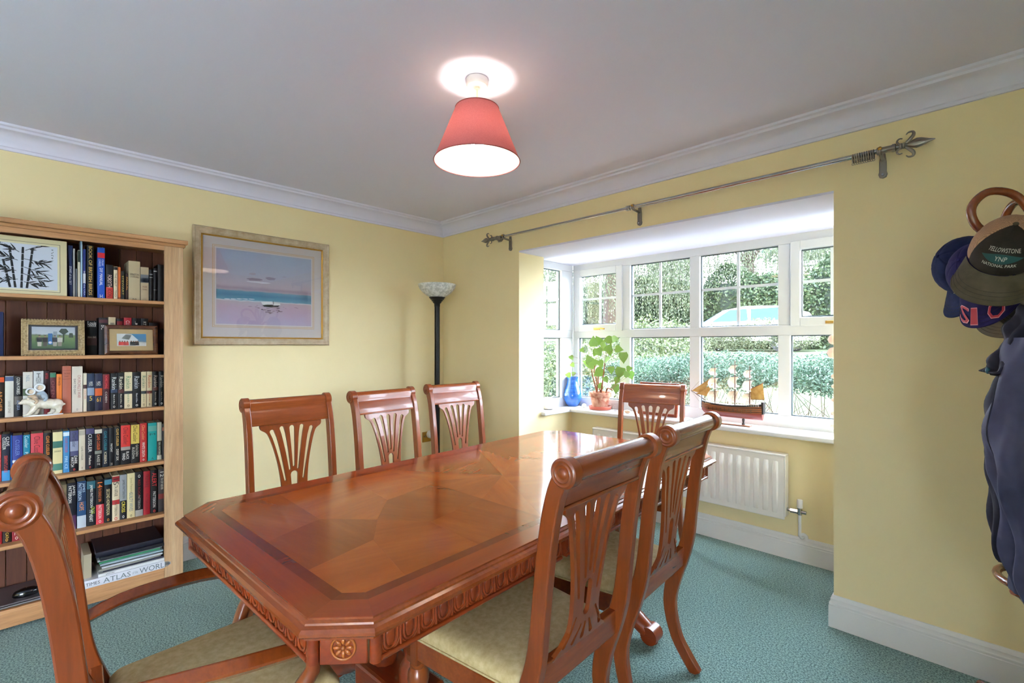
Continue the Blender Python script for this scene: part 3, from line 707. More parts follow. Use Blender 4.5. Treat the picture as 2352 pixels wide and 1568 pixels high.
# third shelf
def z2(x): return x / 5.2256
def p2(y): return 810 + y / 5.2256
def r2(a, b, t, *r, **k): book(2, z2(a), z2(b), p2(t), *r, X=.232, **k)
r2(-110, -55, 270, '#6b2018', 'dark red paperback at the left of the third shelf'); r2(-50, 52, 285, '#17110f', 'black paperback with an orange top on third shelf', bands=[(.86, .98, '#d4552a'), (.15, .8, '#241812')], texts=[('ARCHER', '#d98a3a', .4, .5, .5)])
r2(58, 166, 280, '#d5d1c6', 'white paperback with faint grey lettering on third shelf', bands=[(.88, .99, '#4a5a78')], texts=[('SANE ONE', '#8a8578', .25, .3, .3)])
r2(170, 270, 280, '#0d0d10', 'black paperback lettered Colin Forbes', bands=[(.30, .5, '#5d5752')], texts=[('COLIN FORBES', W_, .76, .42, .42), ('ALASKA', '#8a98b8', .28, .24, .4)])
r2(273, 394, 230, '#cfcabf', 'cream paperback with a green photo band behind the bear figurine', bands=[(.46, .62, '#4a5a3a')], texts=[('NEIL', '#7d93a4', .85, .15, .35)])
r2(400, 523, 220, '#c7c9c8', 'pale paperback with black bird marks behind the bear figurine', texts=[('T', '#15151a', .90, .10, .4, 0, 1), ('HOSSEINI', '#2a2a30', .80, .14, .5)])
r2(526, 594, 215, '#2a1016', 'maroon and black paperback with red letters on third shelf', texts=[('AFTER', '#c3283a', .88, .14, .5)], bands=[(0, .25, '#7c1a20')])
r2(597, 673, 235, '#57242a', 'wine red paperback with a green top on third shelf', bands=[(.88, .99, '#3f7a5c')], texts=[('OPEN', '#8e4a4a', .6, .4, .5)])
r2(676, 744, 255, '#d9752a', 'orange paperback with black lettering on third shelf', texts=[('OPEN WATER', '#33180c', .82, .22, .45)])
r2(747, 856, 158, '#a9604c', 'tall terracotta hardback on the third shelf', bands=[(.90, .905, '#5c2a20'), (.72, .725, '#5c2a20'), (.05, .055, '#5c2a20')], texts=[('THE WAR', '#5c2a20', .84, .04, .7, 0, 1), ('DIARY', '#5c2a20', .78, .03, .5, 0, 1)], depth=.16)
r2(862, 992, 163, '#d2c8b8', 'thick cream book titled Churchill\'s War in red', texts=[("CHURCHILL'S WAR", '#a5524e', .56, .5, .3, .18), ('DAY TO DAY', '#2a2a30', .56, .34, .2, -.24), ('D', '#3a3a3e', .06, .04, .12, 0, 1)], depth=.16)
r2(998, 1042, 245, '#d6cbb4', 'slim cream paperback with dark picture right of Churchill\'s War', bands=[(.6, .7, '#4a2a2c')], texts=[('DEXTER', '#c77a64', .45, .25, .5)])
r2(1046, 1133, 248, '#1c2c46', 'navy and black paperback with a snowy band on third shelf', bands=[(.42, .62, '#7e8fa4'), (.0, .26, '#121420')], texts=[('LEE', W_, .76, .05, .5, 0, 1), ('CHILD', W_, .70, .05, .6, 0, 1), ('5', '#d9b95a', .34, .12, .4, 0, 1)])
r2(1137, 1229, 248, '#23263c', 'dark blue paperback with a fiery sunset band on third shelf', bands=[(.40, .60, '#c0531f'), (.0, .22, '#1a1730')], texts=[('LEE', W_, .76, .05, .5, 0, 1), ('CHILD', W_, .70, .05, .6, 0, 1), ('61', '#e2a63c', .30, .12, .5, 0, 1)])
r2(1232, 1315, 255, '#3b1218', 'maroon paperback with a red upper band right of the sunset spine', bands=[(.58, .99, '#6b141a')], texts=[('HOMECOMING', '#d9404a', .78, .36, .4), ('COBEN', '#c9bcb4', .36, .3, .3)])
def rank(a, b, t, bg, fg, label, mark='#e6e0d0', extra=()):
    r2(a, b, t, bg, label, bands=list(extra), texts=[('Rankin', fg, .72, .34, .62), ('o', mark, .075, .06, .3, 0, 1), ('Black & Blue', fg, .28, .26, .22)])
rank(1326, 1412, 245, '#0a0a0d', '#d9d8d2', 'black Rankin paperback with a blue-grey picture', extra=[(.46, .56, '#2c3a52')])
rank(1415, 1490, 240, '#0b090a', '#e2dcc6', 'black Rankin paperback with cream lettering and red picture', extra=[(.44, .54, '#4a2420')])
rank(1492, 1588, 232, '#cdbf9a', '#4f7a5c', 'wide cream Rankin paperback with green lettering', '#1b1b1b', [(.40, .48, '#2a2a2c')])
rank(1592, 1690, 235, '#0a0b0f', '#b9bcc0', 'wide black Rankin paperback with grey lettering')
rank(1693, 1758, 228, '#c9ba94', '#3f5a48', 'slim cream Rankin paperback with dark green lettering', '#1b1b1b', [(.38, .46, '#2a2a2c')])
rank(1761, 1826, 225, '#c6b48e', '#a8442c', 'slim cream Rankin paperback with red lettering', '#1b1b1b', [(.38, .46, '#5a2a20')])
rank(1831, 1900, 225, '#0c0a0a', '#a89a8c', 'black Rankin paperback with dim brown picture near the oak post', extra=[(.46, .56, '#4e2c22')])
rank(1905, 1972, 225, '#090909', '#8e8678', 'black Rankin paperback at the right end of the third shelf')
# fourth shelf
def r3(a, b, t, *r, **k): book(3, z2(a), z2(b), p2(t), *r, X=.232, **k)
r3(-120, -40, 960, '#1c2a3a', 'slate blue paperback at the left of fourth shelf'); r3(-38, 16, 985, '#b84a4c', 'faded red paperback at the left of the fourth shelf')
r3(19, 122, 975, '#12172a', 'black paperback lettered Cussler over a blue foot', bands=[(0, .22, '#3f8cc4')], texts=[('CLIVE', W_, .84, .2, .4, .22), ('CUSSLER', W_, .80, .26, .4, -.22), ("SERPENT'S CURSE", '#d9483a', .36, .36, .42)])
r3(125, 143, 990, '#2a62b8', 'very thin bright blue paperback on fourth shelf')
r3(146, 273, 990, '#2e3a86', 'thick violet-blue paperback with a white gleam on fourth shelf', bands=[(.38, .44, '#cdd6ee'), (0, .34, '#3b4fae')], texts=[('CUSSLER', '#6f86c8', .72, .36, .4), ('DEEP', '#7f93cf', .24, .2, .3)])
r3(278, 360, 985, '#1f7f98', 'teal paperback with pale lettering on fourth shelf', texts=[('Cussler', '#cfe6e6', .84, .28, .6), ('PACIFIC', '#e6f0ee', .42, .36, .5)])
r3(368, 519, 965, '#c8434c', 'wide crimson paperback with dark script on fourth shelf', bands=[(0, .34, '#e3dcd0')], texts=[('Clive Cussler', '#5c1420', .70, .46, .5)])
r3(523, 624, 960, '#0d0a0a', 'black paperback lettered in orange left of the cream seascape', texts=[('CLIVE CUSSLER', '#e58a32', .7, .46, .4), ('CYCLOPS', W_, .26, .3, .4)])
r3(632, 751, 950, '#d8cb98', 'cream paperback with green wave pictures on fourth shelf', bands=[(.62, .78, '#3f6f62'), (.08, .24, '#4c7f70')], texts=[('SAHARA', '#3a3a30', .54, .04, .7, 0, 1)])
r3(756, 834, 938, '#3f82b4', 'mid blue paperback with red lettering on fourth shelf', bands=[(.88, .97, '#cfe0ea')], texts=[('CLIVE CUSSLER', '#b8343c', .66, .36, .4), ('FIRE ICE', '#bfe0f0', .24, .3, .45)])
r3(839, 941, 935, '#4a4a6c', 'grey-violet and black paperback titled Dark Watch', bands=[(0, .38, '#131218'), (.5, .74, '#8f95aa')], texts=[('Clive Cussler', '#23233a', .78, .36, .45), ('DARK', W_, .28, .2, .36, .2), ('WATCH', W_, .24, .24, .36, -.22), ('o', '#c93a34', .05, .05, .25, 0, 1)])
r3(946, 1024, 920, '#cdc3ac', 'cream paperback with small black lettering on fourth shelf', bands=[(.86, .98, '#a9a292')], texts=[('CLIVE CUSSLER', '#2c2622', .42, .34, .3), ('o', '#2c2622', .06, .04, .2, 0, 1)])
r3(1029, 1131, 905, '#15121c', 'black paperback lettered Cussler in large white capitals', bands=[(.86, .99, '#4a4468')], texts=[('CUSSLER', W_, .64, .44, .42), ('Medusa', '#e8e2d0', .22, .22, .3), ('o', '#d9483a', .05, .05, .2, 0, 1)])
r3(1135, 1226, 910, '#0e0c0e', 'black paperback with orange lettering and a grey disc', bands=[(.88, .98, '#c9c2b0'), (.36, .44, '#7e8078')], texts=[('CLIVE CUSSLER', '#e2682c', .66, .4, .4), ('RAISE IT', '#cfc8ba', .2, .26, .4)])
r3(1229, 1301, 905, '#0f1826', 'navy-black paperback titled Iceberg in teal and cream', texts=[('CLIVE CUSSLER', '#2f8f9a', .68, .5, .45), ('ICEBERG', '#e2d6b4', .24, .3, .45)])
r3(1305, 1369, 900, '#0c0b0f', 'black paperback with short white title right of Iceberg', texts=[('MAYDAY', '#e0dcd0', .48, .22, .4), ('23', '#d9d0b8', .06, .06, .4, 0, 1)])
r3(1373, 1446, 895, '#0d0c10', 'black paperback titled Deep Six with cream capitals', texts=[('CLIVE CUSSLER', '#e0b35a', .74, .46, .4), ('DEEP SIX', '#e8e2d2', .28, .3, .4)])
r3(1449, 1566, 865, '#100d10', 'black paperback titled Black Wind with a red top half', bands=[(.44, .99, '#c5352f'), (.36, .45, '#9a9088')], texts=[('Clive Cussler', '#5a1014', .72, .44, .5), ('BLACK', W_, .22, .2, .3, .2), ('WIND', W_, .2, .18, .3, -.2)])
r3(1570, 1674, 858, '#12100f', 'black paperback titled Golden Buddha with a yellow top half', bands=[(.50, .99, '#cdb254')], texts=[('Clive Cussler', '#3f3210', .76, .42, .5), ('GOLDEN', '#cfc9ba', .32, .3, .3, .2), ('BUDDHA', '#cfc9ba', .26, .3, .3, -.22)])
r3(1679, 1763, 845, '#b02f2e', 'red paperback titled White Death', texts=[('Clive Cussler', '#d98a5a', .76, .38, .45), ('WHITE DEATH', W_, .32, .38, .42), ('o', W_, .06, .05, .25, 0, 1)])
r3(1775, 1882, 840, '#1e8f8c', 'wide teal paperback with a pale crest on fourth shelf', bands=[(.78, .92, '#5f9c92')], texts=[('A', '#123a3c', .06, .06, .25, 0, 1), ('M', '#16403e', .7, .05, .6, 0, 1)])
r3(1885, 1941, 832, '#b9b29a', 'narrow grey-cream paperback beside the teal one', bands=[(.12, .5, '#2a2622')], texts=[('SEA HUNTERS', '#d9d2ba', .3, .34, .4)])
r3(1945, 1980, 850, '#1a0e0e', 'narrow dark brown paperback at the right end of the fourth shelf', bands=[(.8, .9, '#8a4a34')])
# fifth shelf
def z3(x): return x / 3.733
def p3(y): return 1050 + y / 3.733
def r4(a, b, t, *r, **k): book(4, z3(a), z3(b), p3(t), *r, X=.232, **k)
r4(-70, -2, 320, '#22161a', 'dark paperback at the left of fifth shelf'); r4(0, 18, 330, '#a8202a', 'thin red paperback at the left of the fifth shelf')
r4(21, 96, 305, '#2a1c14', 'dark brown paperback lettered Patterson and Cat on fifth shelf', bands=[(.44, .56, '#a8392c')], texts=[('Patterson', '#e3d2b4', .72, .4, .5), ('I, BOX CAT', '#e0b23c', .24, .3, .4), ('o', '#e0a23c', .06, .06, .3, 0, 1)])
r4(101, 182, 295, '#8e2028', 'crimson paperback with cream title on fifth shelf', bands=[(.6, .98, '#3a1418')], texts=[('SHARE', '#e6c8b8', .3, .36, .45), ('o', '#ecd9c4', .06, .06, .3, 0, 1)])
r4(186, 262, 300, '#d8d4cc', 'white paperback with grey patches left of the armchair', bands=[(.3, .5, '#8e8c88')])
r4(265, 340, 285, '#27323c', 'slate paperback hidden behind the armchair scroll'); r4(343, 420, 270, '#5a2a22', 'russet paperback behind the armchair top')
r4(423, 498, 250, '#1b2a44', 'navy paperback behind the armchair back'); r4(501, 573, 235, '#7a6a52', 'tan paperback behind the armchair back post')
r4(576, 654, 220, '#141520', 'black and violet paperback right of the armchair back', bands=[(0, .3, '#4a2a4c')], texts=[('JAMES', W_, .84, .22, .36, .2), ('PATTERSON', W_, .76, .36, .36, -.2)])
r4(660, 739, 205, '#24486e', 'blue paperback with a white skull-like patch at its foot', bands=[(0, .26, '#b9c4cc'), (.56, .98, '#1f3450')], texts=[('JAMES', '#bcd0e0', .86, .2, .36, .2), ('PATTERSON', '#bcd0e0', .78, .36, .36, -.2), ('HOPE', '#d98a4a', .46, .18, .5)])
r4(743, 819, 200, '#12161e', 'black paperback with lime lettering on fifth shelf', bands=[(.82, .99, '#2f5f6c')], texts=[('JAMES PATTERSON', W_, .66, .5, .4), ('CROSS', '#c6d84a', .34, .16, .4, .2), ('MY HEART', W_, .22, .26, .4)])
r4(822, 891, 190, '#17100e', 'black and red paperback titled 14 in orange', bands=[(0, .44, '#c83c46')], texts=[('14', '#e8742c', .88, .12, .6), ('TH DEADLY SIN', '#d9682c', .66, .3, .36), ('PATTERSON', '#f0d6d0', .28, .3, .4), ('o', '#e6c8c4', .06, .06, .3, 0, 1)])
r4(894, 959, 175, '#0e0d10', 'black paperback titled Second Honeymoon in cream', bands=[(.85, .96, '#3f7a8c')], texts=[('SECOND HONEYMOON', '#e2cf9a', .46, .58, .45), ('o', '#e08a3a', .06, .06, .3, 0, 1)])
r4(961, 1025, 155, '#d5c4a4', 'cream paperback titled 15th Affair splashed with red', bands=[(.36, .46, '#a82a2c'), (.86, .98, '#8e2024')], texts=[('15', '#1c1614', .86, .14, .7), ('TH AFFAIR', '#1c1614', .66, .24, .5), ('PATTERSON', '#3a2c26', .26, .3, .35), ('o', '#c82c30', .05, .07, .4, 0, 1)])
r4(1027, 1087, 148, '#8f9294', 'grey paperback lettered Cross in yellow', bands=[(0, .42, '#1c1c20')], texts=[('JAMES PATTERSON', '#26262a', .68, .42, .45), ('CROSS', '#e6d23c', .28, .24, .5), ('o', W_, .06, .06, .3, 0, 1)])
r4(1089, 1157, 135, '#cfc192', 'buff paperback titled Guilty Wives', texts=[('James Patterson', '#8f845c', .72, .36, .4), ('GUILTY WIVES', '#4a6a86', .36, .42, .45), ('o', '#2c2c2c', .05, .05, .25, 0, 1)])
r4(1159, 1226, 122, '#0f0b0d', 'black paperback with red stem and white base on fifth shelf', bands=[(0, .14, '#9a9690')], texts=[('RED ROOM', '#8e1c20', .62, .4, .3), ('PATTERSON', '#b9b0a8', .32, .3, .3), ('o', W_, .9, .07, .3, 0, 1)])
r4(1229, 1287, 118, '#9a1d26', 'bright red paperback with dark lettering on fifth shelf', texts=[('TRIPWIRE', '#4c0c12', .78, .3, .5), ('PATTERSON', '#5c1016', .3, .36, .4)])
r4(1290, 1354, 108, '#100c0e', 'black paperback titled Alert in red', texts=[('ALERT', '#c02a2c', .78, .32, .6), ('PATTERSON', '#d6cfc6', .32, .36, .4), ('o', '#d93a34', .05, .06, .3, 0, 1)])
r4(1357, 1418, 100, '#3a3230', 'grey-brown paperback titled 12th of Never', bands=[(.3, .42, '#7a2c24')], texts=[('12', '#e0d9cc', .88, .12, .5), ('TH OF NEVER', '#c9c0b0', .66, .28, .35), ('o', '#111111', .06, .06, .3, 0, 1)])

# ------------------------------------------------------------------ bamboo print on the top shelf
CREAM = flat('#cfc49c', .6)
INK = flat('#15161a', .7)
bpr = thing('bamboo_print', 'cream framed ink drawing of bamboo stems on the top shelf', 'picture', (.262, at_x(154, 600, .262).y, SH[0]), rot=(0, R(-4), 0))
BW, BH = .30, .275
MB().box(-.012, 0, -BW, 0, 0, BH).build('frame', CREAM, bpr, smooth=0, bevel=.002)
MB().box(-.001, .0008, -BW + .022, -.024, .016, BH - .022).build('inner_line', flat('#6a6450', .6), bpr, smooth=0)
MB().box(-.001, .0012, -BW + .024, -.026, .018, BH - .024).build('mount', flat('#d3cba8', .6), bpr, smooth=0)
MB().box(-.001, .0018, -BW + .034, -.034, .026, BH - .034).build('paper', flat('#c3c9d6', .6), bpr, smooth=0)
ink = MB(); rng = random.Random(3)
def stroke(y0_, z0_, y1_, z1_, w0, w1, nrm=.0022):
    d = Vector((y1_ - y0_, z1_ - z0_)); n = Vector((-d.y, d.x)).normalized(); ym, zm = (y0_ + y1_) / 2, (z0_ + z1_) / 2; wm = max(w0, w1)
    P = [(y0_ + n.x * w0, z0_ + n.y * w0), (ym + n.x * wm, zm + n.y * wm), (y1_ + n.x * w1, z1_ + n.y * w1), (y1_ - n.x * w1, z1_ - n.y * w1), (ym - n.x * wm, zm - n.y * wm), (y0_ - n.x * w0, z0_ - n.y * w0)]
    ink.add([(nrm, a, b) for a, b in P], [(0, 1, 2, 3, 4, 5)])
for sx, lean, n in ((-.178, -.02, 6), (-.158, .005, 6), (-.140, .020, 6), (-.195, -.035, 4)):
    for k in range(n): stroke(sx + lean * k / 6, .030 + k * .033, sx + lean * (k + .93) / 6, .030 + (k + .93) * .033, .0042, .0036)
tw = [(-.150, .17, -.055, .150), (-.150, .13, -.052, .095), (-.155, .10, -.075, .065), (-.165, .20, -.215, .235), (-.17, .16, -.24, .185), (-.175, .11, -.25, .125), (-.145, .21, -.10, .238), (-.17, .07, -.235, .06), (-.15, .06, -.09, .04)]
for a, b, c_, d in tw:
    stroke(a, b, c_, d, .0012, .0006)
    for k in range(13):
        t = rng.uniform(.15, 1.05); py_, pz_ = a + (c_ - a) * t, b + (d - b) * t; an = math.atan2(d - b, c_ - a) + rng.choice((-1, 1)) * rng.uniform(.2, .8); L = rng.uniform(.020, .042)
        ey, ez = py_ + L * math.cos(an), pz_ + L * math.sin(an)
        if -.262 < ey < -.038 and .03 < ez < .24: stroke(py_, pz_, ey, ez, .0007, .0003); stroke(py_ * .8 + ey * .2, pz_ * .8 + ez * .2, ey, ez, .0026, .0005, .0023)
for k in range(4):
    for j in range(3): stroke(-.052 + rng.uniform(-.004, .004), .225 - k * .014 + rng.uniform(-.004, .004), -.052 + rng.uniform(-.005, .005), .225 - k * .014 + rng.uniform(-.005, .005), .0009, .0007)
ink.build('ink_drawing', INK, bpr, smooth=0, recalc=False)

# ------------------------------------------------------------------ two photo frames on the second shelf
def bar_frame(parent, w_, h, prof, mat, name='frame_bar'):
    # prof: list of (in, out_x); mitred frame in the y-z plane, origin bottom centre
    o = [(-w_ / 2, 0), (w_ / 2, 0), (w_ / 2, h), (-w_ / 2, h)]; n = [(1, 1), (-1, 1), (-1, -1), (1, -1)]
    for i in range(4):
        j = (i + 1) % 4
        MB().loft([[(px, o[i][0] + n[i][0] * d, o[i][1] + n[i][1] * d) for d, px in prof], [(px, o[j][0] + n[j][0] * d, o[j][1] + n[j][1] * d) for d, px in prof]]).build(name, mat, parent, smooth=40)
GILT = noisy('aged_gilt', '#86704c', '#b8a27a', 120, .4, .25, .002, 3, .5, (.35, .65))
GILT2 = flat('#c99a45', .35, .6)
def photo_frame(name, label, pxl, pxr, pyt, pyb, X, lean):
    yl, yr = at_x(pxl, pyb, X).y, at_x(pxr, pyb, X).y; h = at_x((pxl + pxr) / 2, pyt, X).z - SH[1]
    t = thing(name, label, 'photo frame', (X, (yl + yr) / 2, SH[1] + .002), rot=(0, R(-lean), 0)); return t, yr - yl, h
f1, fw1, fh1 = photo_frame('photo_frame', 'ornate gilt photo frame showing four golfers on a lawn', 48, 195, 735, 813.5, .255, 8)
bar_frame(f1, fw1, fh1, [(0, -.012), (0, .004), (.004, .008), (.009, .004), (.016, .009), (.020, .005), (.024, .006), (.026, -.002), (.026, -.012)], GILT)
for i in range(22):
    for zz in (0, fh1): MB().ell((.006, -fw1 / 2 + fw1 * (i + .5) / 22, zz), .004, fw1 / 50, .004, 8, 5).build('frame_bead', GILT, f1)
def print_quad(par, w_, h, zc, x, col, name, yc=0): return MB().box(x - .0004, x, yc - w_ / 2, yc + w_ / 2, zc - h / 2, zc + h / 2).build(name, col if not isinstance(col, str) else flat(col, .5), par, smooth=0)
zc = fh1 / 2; print_quad(f1, fw1 - .05, fh1 - .05, zc, -.004, '#2c2f3c', 'mount')
pw_, ph_ = fw1 - .072, fh1 - .066
def photo_mat(name, z0, stops, nz=.25, sc=60):
    m, nt, b = new_mat(name); mp = coords(nt); sep = nt.nodes.new('ShaderNodeSeparateXYZ'); nt.links.new(mp.outputs[0], sep.inputs[0])
    n = tex(nt, 'Noise', mp.outputs[0], Scale=sc, Detail=4)
    a = nt.nodes.new('ShaderNodeMath'); a.operation = 'MULTIPLY_ADD'; a.inputs[1].default_value = 1 / z0; a.inputs[2].default_value = 0; nt.links.new(sep.outputs['Z'], a.inputs[0])
    c_ = nt.nodes.new('ShaderNodeMath'); c_.operation = 'MULTIPLY_ADD'; c_.inputs[1].default_value = nz; nt.links.new(n.outputs['Fac'], c_.inputs[0]); nt.links.new(a.outputs[0], c_.inputs[2])
    s_ = nt.nodes.new('ShaderNodeMath'); s_.operation = 'SUBTRACT'; s_.inputs[1].default_value = nz / 2; nt.links.new(c_.outputs[0], s_.inputs[0])
    r_ = ramp(nt, s_.outputs[0], stops); nt.links.new(r_.outputs[0], b.inputs['Base Color']); b.inputs['Roughness'].default_value = .5; return m
gm = photo_mat('golf_photo', ph_, [(0, '#3d5a3a'), (.30, '#5c7a4a'), (.58, '#7d925a'), (.62, '#6d7a5c'), (.68, '#c3cad2'), (1, '#b4bcc8')], .12)
pq = MB().box(-.0004, 0, -pw_ / 2, pw_ / 2, 0, ph_).build('photo', gm, f1, (-.003, 0, zc - ph_ / 2), smooth=0)
fig = {}
def pfig(par, x, parts):
    for col, poly in parts:
        MB().prism(poly, lambda u, v, w_: (w_, u, v), x, x + .0003).build('photo_detail', flat(col, .5), par, smooth=0)
def man(y_, s, shirt, leg):
    return [(leg, [(y_ - .006 * s, .012), (y_ + .006 * s, .012), (y_ + .007 * s, .033), (y_ - .007 * s, .033)]), (shirt, [(y_ - .008 * s, .032), (y_ + .008 * s, .032), (y_ + .009 * s, .055), (y_ - .009 * s, .055)]),
            ('#a98468', [(y_ - .003, .056), (y_ + .003, .056), (y_ + .003, .064), (y_ - .003, .064)]), ('#2a2420', [(y_ - .0035, .062), (y_ + .0035, .062), (y_ + .003, .066), (y_ - .003, .066)])]
k = pw_ / .26
pfig(pq, .0002, [('#2d6aa8', [(-.035 * k, .02), (-.008 * k, .02), (-.008 * k, .075), (-.035 * k, .075)]), ('#2f3d2c', [(.055 * k, .03), (.062 * k, .03), (.064 * k, .07), (.090 * k, .085), (.075 * k, .10), (.045 * k, .10), (.030 * k, .085), (.055 * k, .07)]), ('#3a4636', [(.09 * k, .055), (.12 * k, .055), (.115 * k, .078), (.095 * k, .078)]), ('#8f9aa6', [(-.004 * k, .04), (.02 * k, .04), (.02 * k, .085), (-.004 * k, .085)])])
for y_, sh_, lg_ in ((-.085 * k, '#23303e', '#c9c2b4'), (-.052 * k, '#18181c', '#4c4640'), (.006 * k, '#2c2c30', '#a9a296'), (.036 * k, '#c9c6bf', '#8f8678')): pfig(pq, .0006, man(y_, 1.1, sh_, lg_))
pfig(pq, .001, [('#d9dde2', [(-.022 * k + .006 * math.cos(t), .030 + .006 * math.sin(t)) for t in [2 * PI * q_ / 12 for q_ in range(12)]])])
print_quad(f1, fw1 - .05, fh1 - .05, zc, .0, PICGLASS, 'glass')
MB().add([(-.012, -.03, fh1 * .6), (-.012, .03, fh1 * .6), (-.06, .03, .004), (-.06, -.03, .004), (-.015, -.03, fh1 * .6), (-.015, .03, fh1 * .6), (-.063, .03, .004), (-.063, -.03, .004)], [(0, 1, 2, 3), (4, 5, 6, 7), (0, 1, 5, 4), (1, 2, 6, 5), (2, 3, 7, 6), (3, 0, 4, 7)]).build('easel_strut', BLACK, f1, smooth=0)
BURR = wood('burr_walnut', '#2a150c', '#4a2817', '#6a3e22', 1, 5, .25, .5, 3, .05)
f2, fw2_, fh2 = photo_frame('photo_frame', 'small dark walnut photo frame showing a beach group', 240, 363, 747, 812.5, .262, 8)
bar_frame(f2, fw2_, fh2, [(0, -.01), (0, .004), (.003, .006), (.018, .005), (.021, .0), (.021, -.01)], BURR)
zc = fh2 / 2; print_quad(f2, fw2_ - .036, fh2 - .036, zc, -.003, GILT2, 'gilt_slip'); print_quad(f2, fw2_ - .044, fh2 - .044, zc, -.002, '#b39a6c', 'mount')
qw, qh = fw2_ * .55, fh2 * .42
bm_ = photo_mat('beach_photo', qh, [(0, '#cfd0cc'), (.3, '#bcbdb6'), (.4, '#5d7f9a'), (.7, '#3f7da6'), (1, '#3a86b4')], .1)
pb = MB().box(-.0004, 0, -qw / 2, qw / 2, 0, qh).build('photo', bm_, f2, (-.0012, 0, zc - qh / 2), smooth=0)
pfig(pb, .0002, [('#cdd2d2', [(-qw / 2, .005), (qw * .1, .005), (qw * .22, qh * .5), (0, qh * .95), (-qw * .2, qh), (-qw / 2, qh)]), ('#8e9a96', [(-qw * .35, qh * .6), (-qw * .1, qh * .5), (-.0, qh * .9), (-qw * .2, qh * .95)])])
for i, (y_, cc) in enumerate(((-.4, '#b8322f'), (-.32, '#c8443c'), (-.24, '#a82a2a'), (-.15, '#b83a30'), (-.02, '#1c2026'), (.06, '#23262c'), (.14, '#3a2c26'), (.2, '#16181c'))):
    pfig(pb, .0006, [(cc, [(qw * y_ - .006, .004), (qw * y_ + .006, .004), (qw * y_ + .005, .022), (qw * y_ - .005, .022)]), ('#8a6248', [(qw * y_ - .003, .021), (qw * y_ + .003, .021), (qw * y_ + .003, .028), (qw * y_ - .003, .028)])])
print_quad(f2, fw2_ - .036, fh2 - .036, zc, .0008, PICGLASS, 'glass')
MB().add([(-.01, -.025, fh2 * .6), (-.01, .025, fh2 * .6), (-.05, .025, .004), (-.05, -.025, .004), (-.013, -.025, fh2 * .6), (-.013, .025, fh2 * .6), (-.053, .025, .004), (-.053, -.025, .004)], [(0, 1, 2, 3), (4, 5, 6, 7), (0, 1, 5, 4), (1, 2, 6, 5), (2, 3, 7, 6), (3, 0, 4, 7)]).build('easel_strut', BLACK, f2, smooth=0)

# ------------------------------------------------------------------ porcelain bear with two riders
def skin(name, verts, edges, radii, mat, parent, sub=2, loc=None):
    me = bpy.data.meshes.new(name); me.from_pydata(verts, edges, []); o = link(name, me, parent, loc); me.materials.append(mat)
    sk_ = o.modifiers.new('skin', 'SKIN'); sk_.use_smooth_shade = True
    for i, r_ in enumerate(radii): me.skin_vertices[0].data[i].radius = r_ if isinstance(r_, tuple) else (r_, r_)
    me.skin_vertices[0].data[0].use_root = True
    s_ = o.modifiers.new('sub', 'SUBSURF'); s_.levels = sub; s_.render_levels = sub
    return o
PORC = noisy('cream_porcelain', '#cfc4ae', '#e6ddcc', 25, .12, 0, 0, 2, .6); PORCB = flat('#9fb0bd', .12, coat=.6); PORCT = flat('#c2a98c', .15, coat=.5); PORCW = flat('#dfe2e4', .12, coat=.6)
bc = at_z(98, 944, SH[2])
bear = thing('porcelain_figurine', 'glossy porcelain polar bear carrying two hooded children on the third shelf', 'figurine', (.270, at_x(100, 940, .270).y, SH[2]))
bear.scale = (.74, .74, .74)
base = [(.034 * math.cos(t) * (1 + .1 * math.sin(3 * t)), .095 * math.sin(t)) for t in [2 * PI * k / 28 for k in range(28)]]
MB().prism(base, ident, 0, .008).build('base', PORCW, bear, smooth=40)
# local: y to the right in view, head at -y, front at +x; the body is one fused surface
bb = MB()
for c_, rx, ry, rz in (((0, .020, .074), .031, .060, .033), ((0, .060, .068), .034, .036, .036), ((0, -.030, .078), .031, .036, .033), ((0, -.082, .096), .020, .022, .020), ((.002, -.101, .089), .011, .015, .010)): bb.ell(c_, rx, ry, rz, 20, 12)
bb.tube([(0, -.040, .084), (0, -.062, .092), (0, -.080, .096)], [.027, .022, .018], 14)
for P_, r_ in (([(.016, -.034, .066), (.018, -.050, .040), (.018, -.066, .018), (.018, -.074, .012)], [.019, .015, .012, .010]), ([(-.014, -.026, .066), (-.015, -.030, .040), (-.015, -.036, .014)], [.018, .014, .012]),
               ([(.017, .064, .062), (.019, .072, .036), (.019, .064, .014)], [.024, .017, .012]), ([(-.015, .054, .062), (-.016, .048, .036), (-.016, .040, .014)], [.022, .015, .012])):
    bb.tube(P_, r_, 12); bb.ell((P_[-1][0], P_[-1][1] - .008, .011), .010, .016, .007, 12, 8)
bb.ell((0, .098, .066), .007, .008, .007, 10, 6)
bo = bb.build('bear', PORC, bear, recalc=False)
rm_ = bo.modifiers.new('fuse', 'REMESH'); rm_.mode = 'VOXEL'; rm_.voxel_size = .0022; rm_.use_smooth_shade = True
sm_ = bo.modifiers.new('soften', 'SMOOTH'); sm_.iterations = 8; sm_.factor = .5
for s in (1, -1): MB().ell((s * .012, -.072, .112), .005, .007, .008, 10, 6).build('bear_ear', PORC, bear)
MB().ell((.006, -.109, .091), .005, .004, .004, 8, 6).build('bear_nose', flat('#4a3c36', .2), bear)
for s in (1, -1): MB().ell((s * .012, -.095, .101), .0022, .0026, .0026, 8, 5).build('bear_eye', flat('#3a3430', .2), bear)
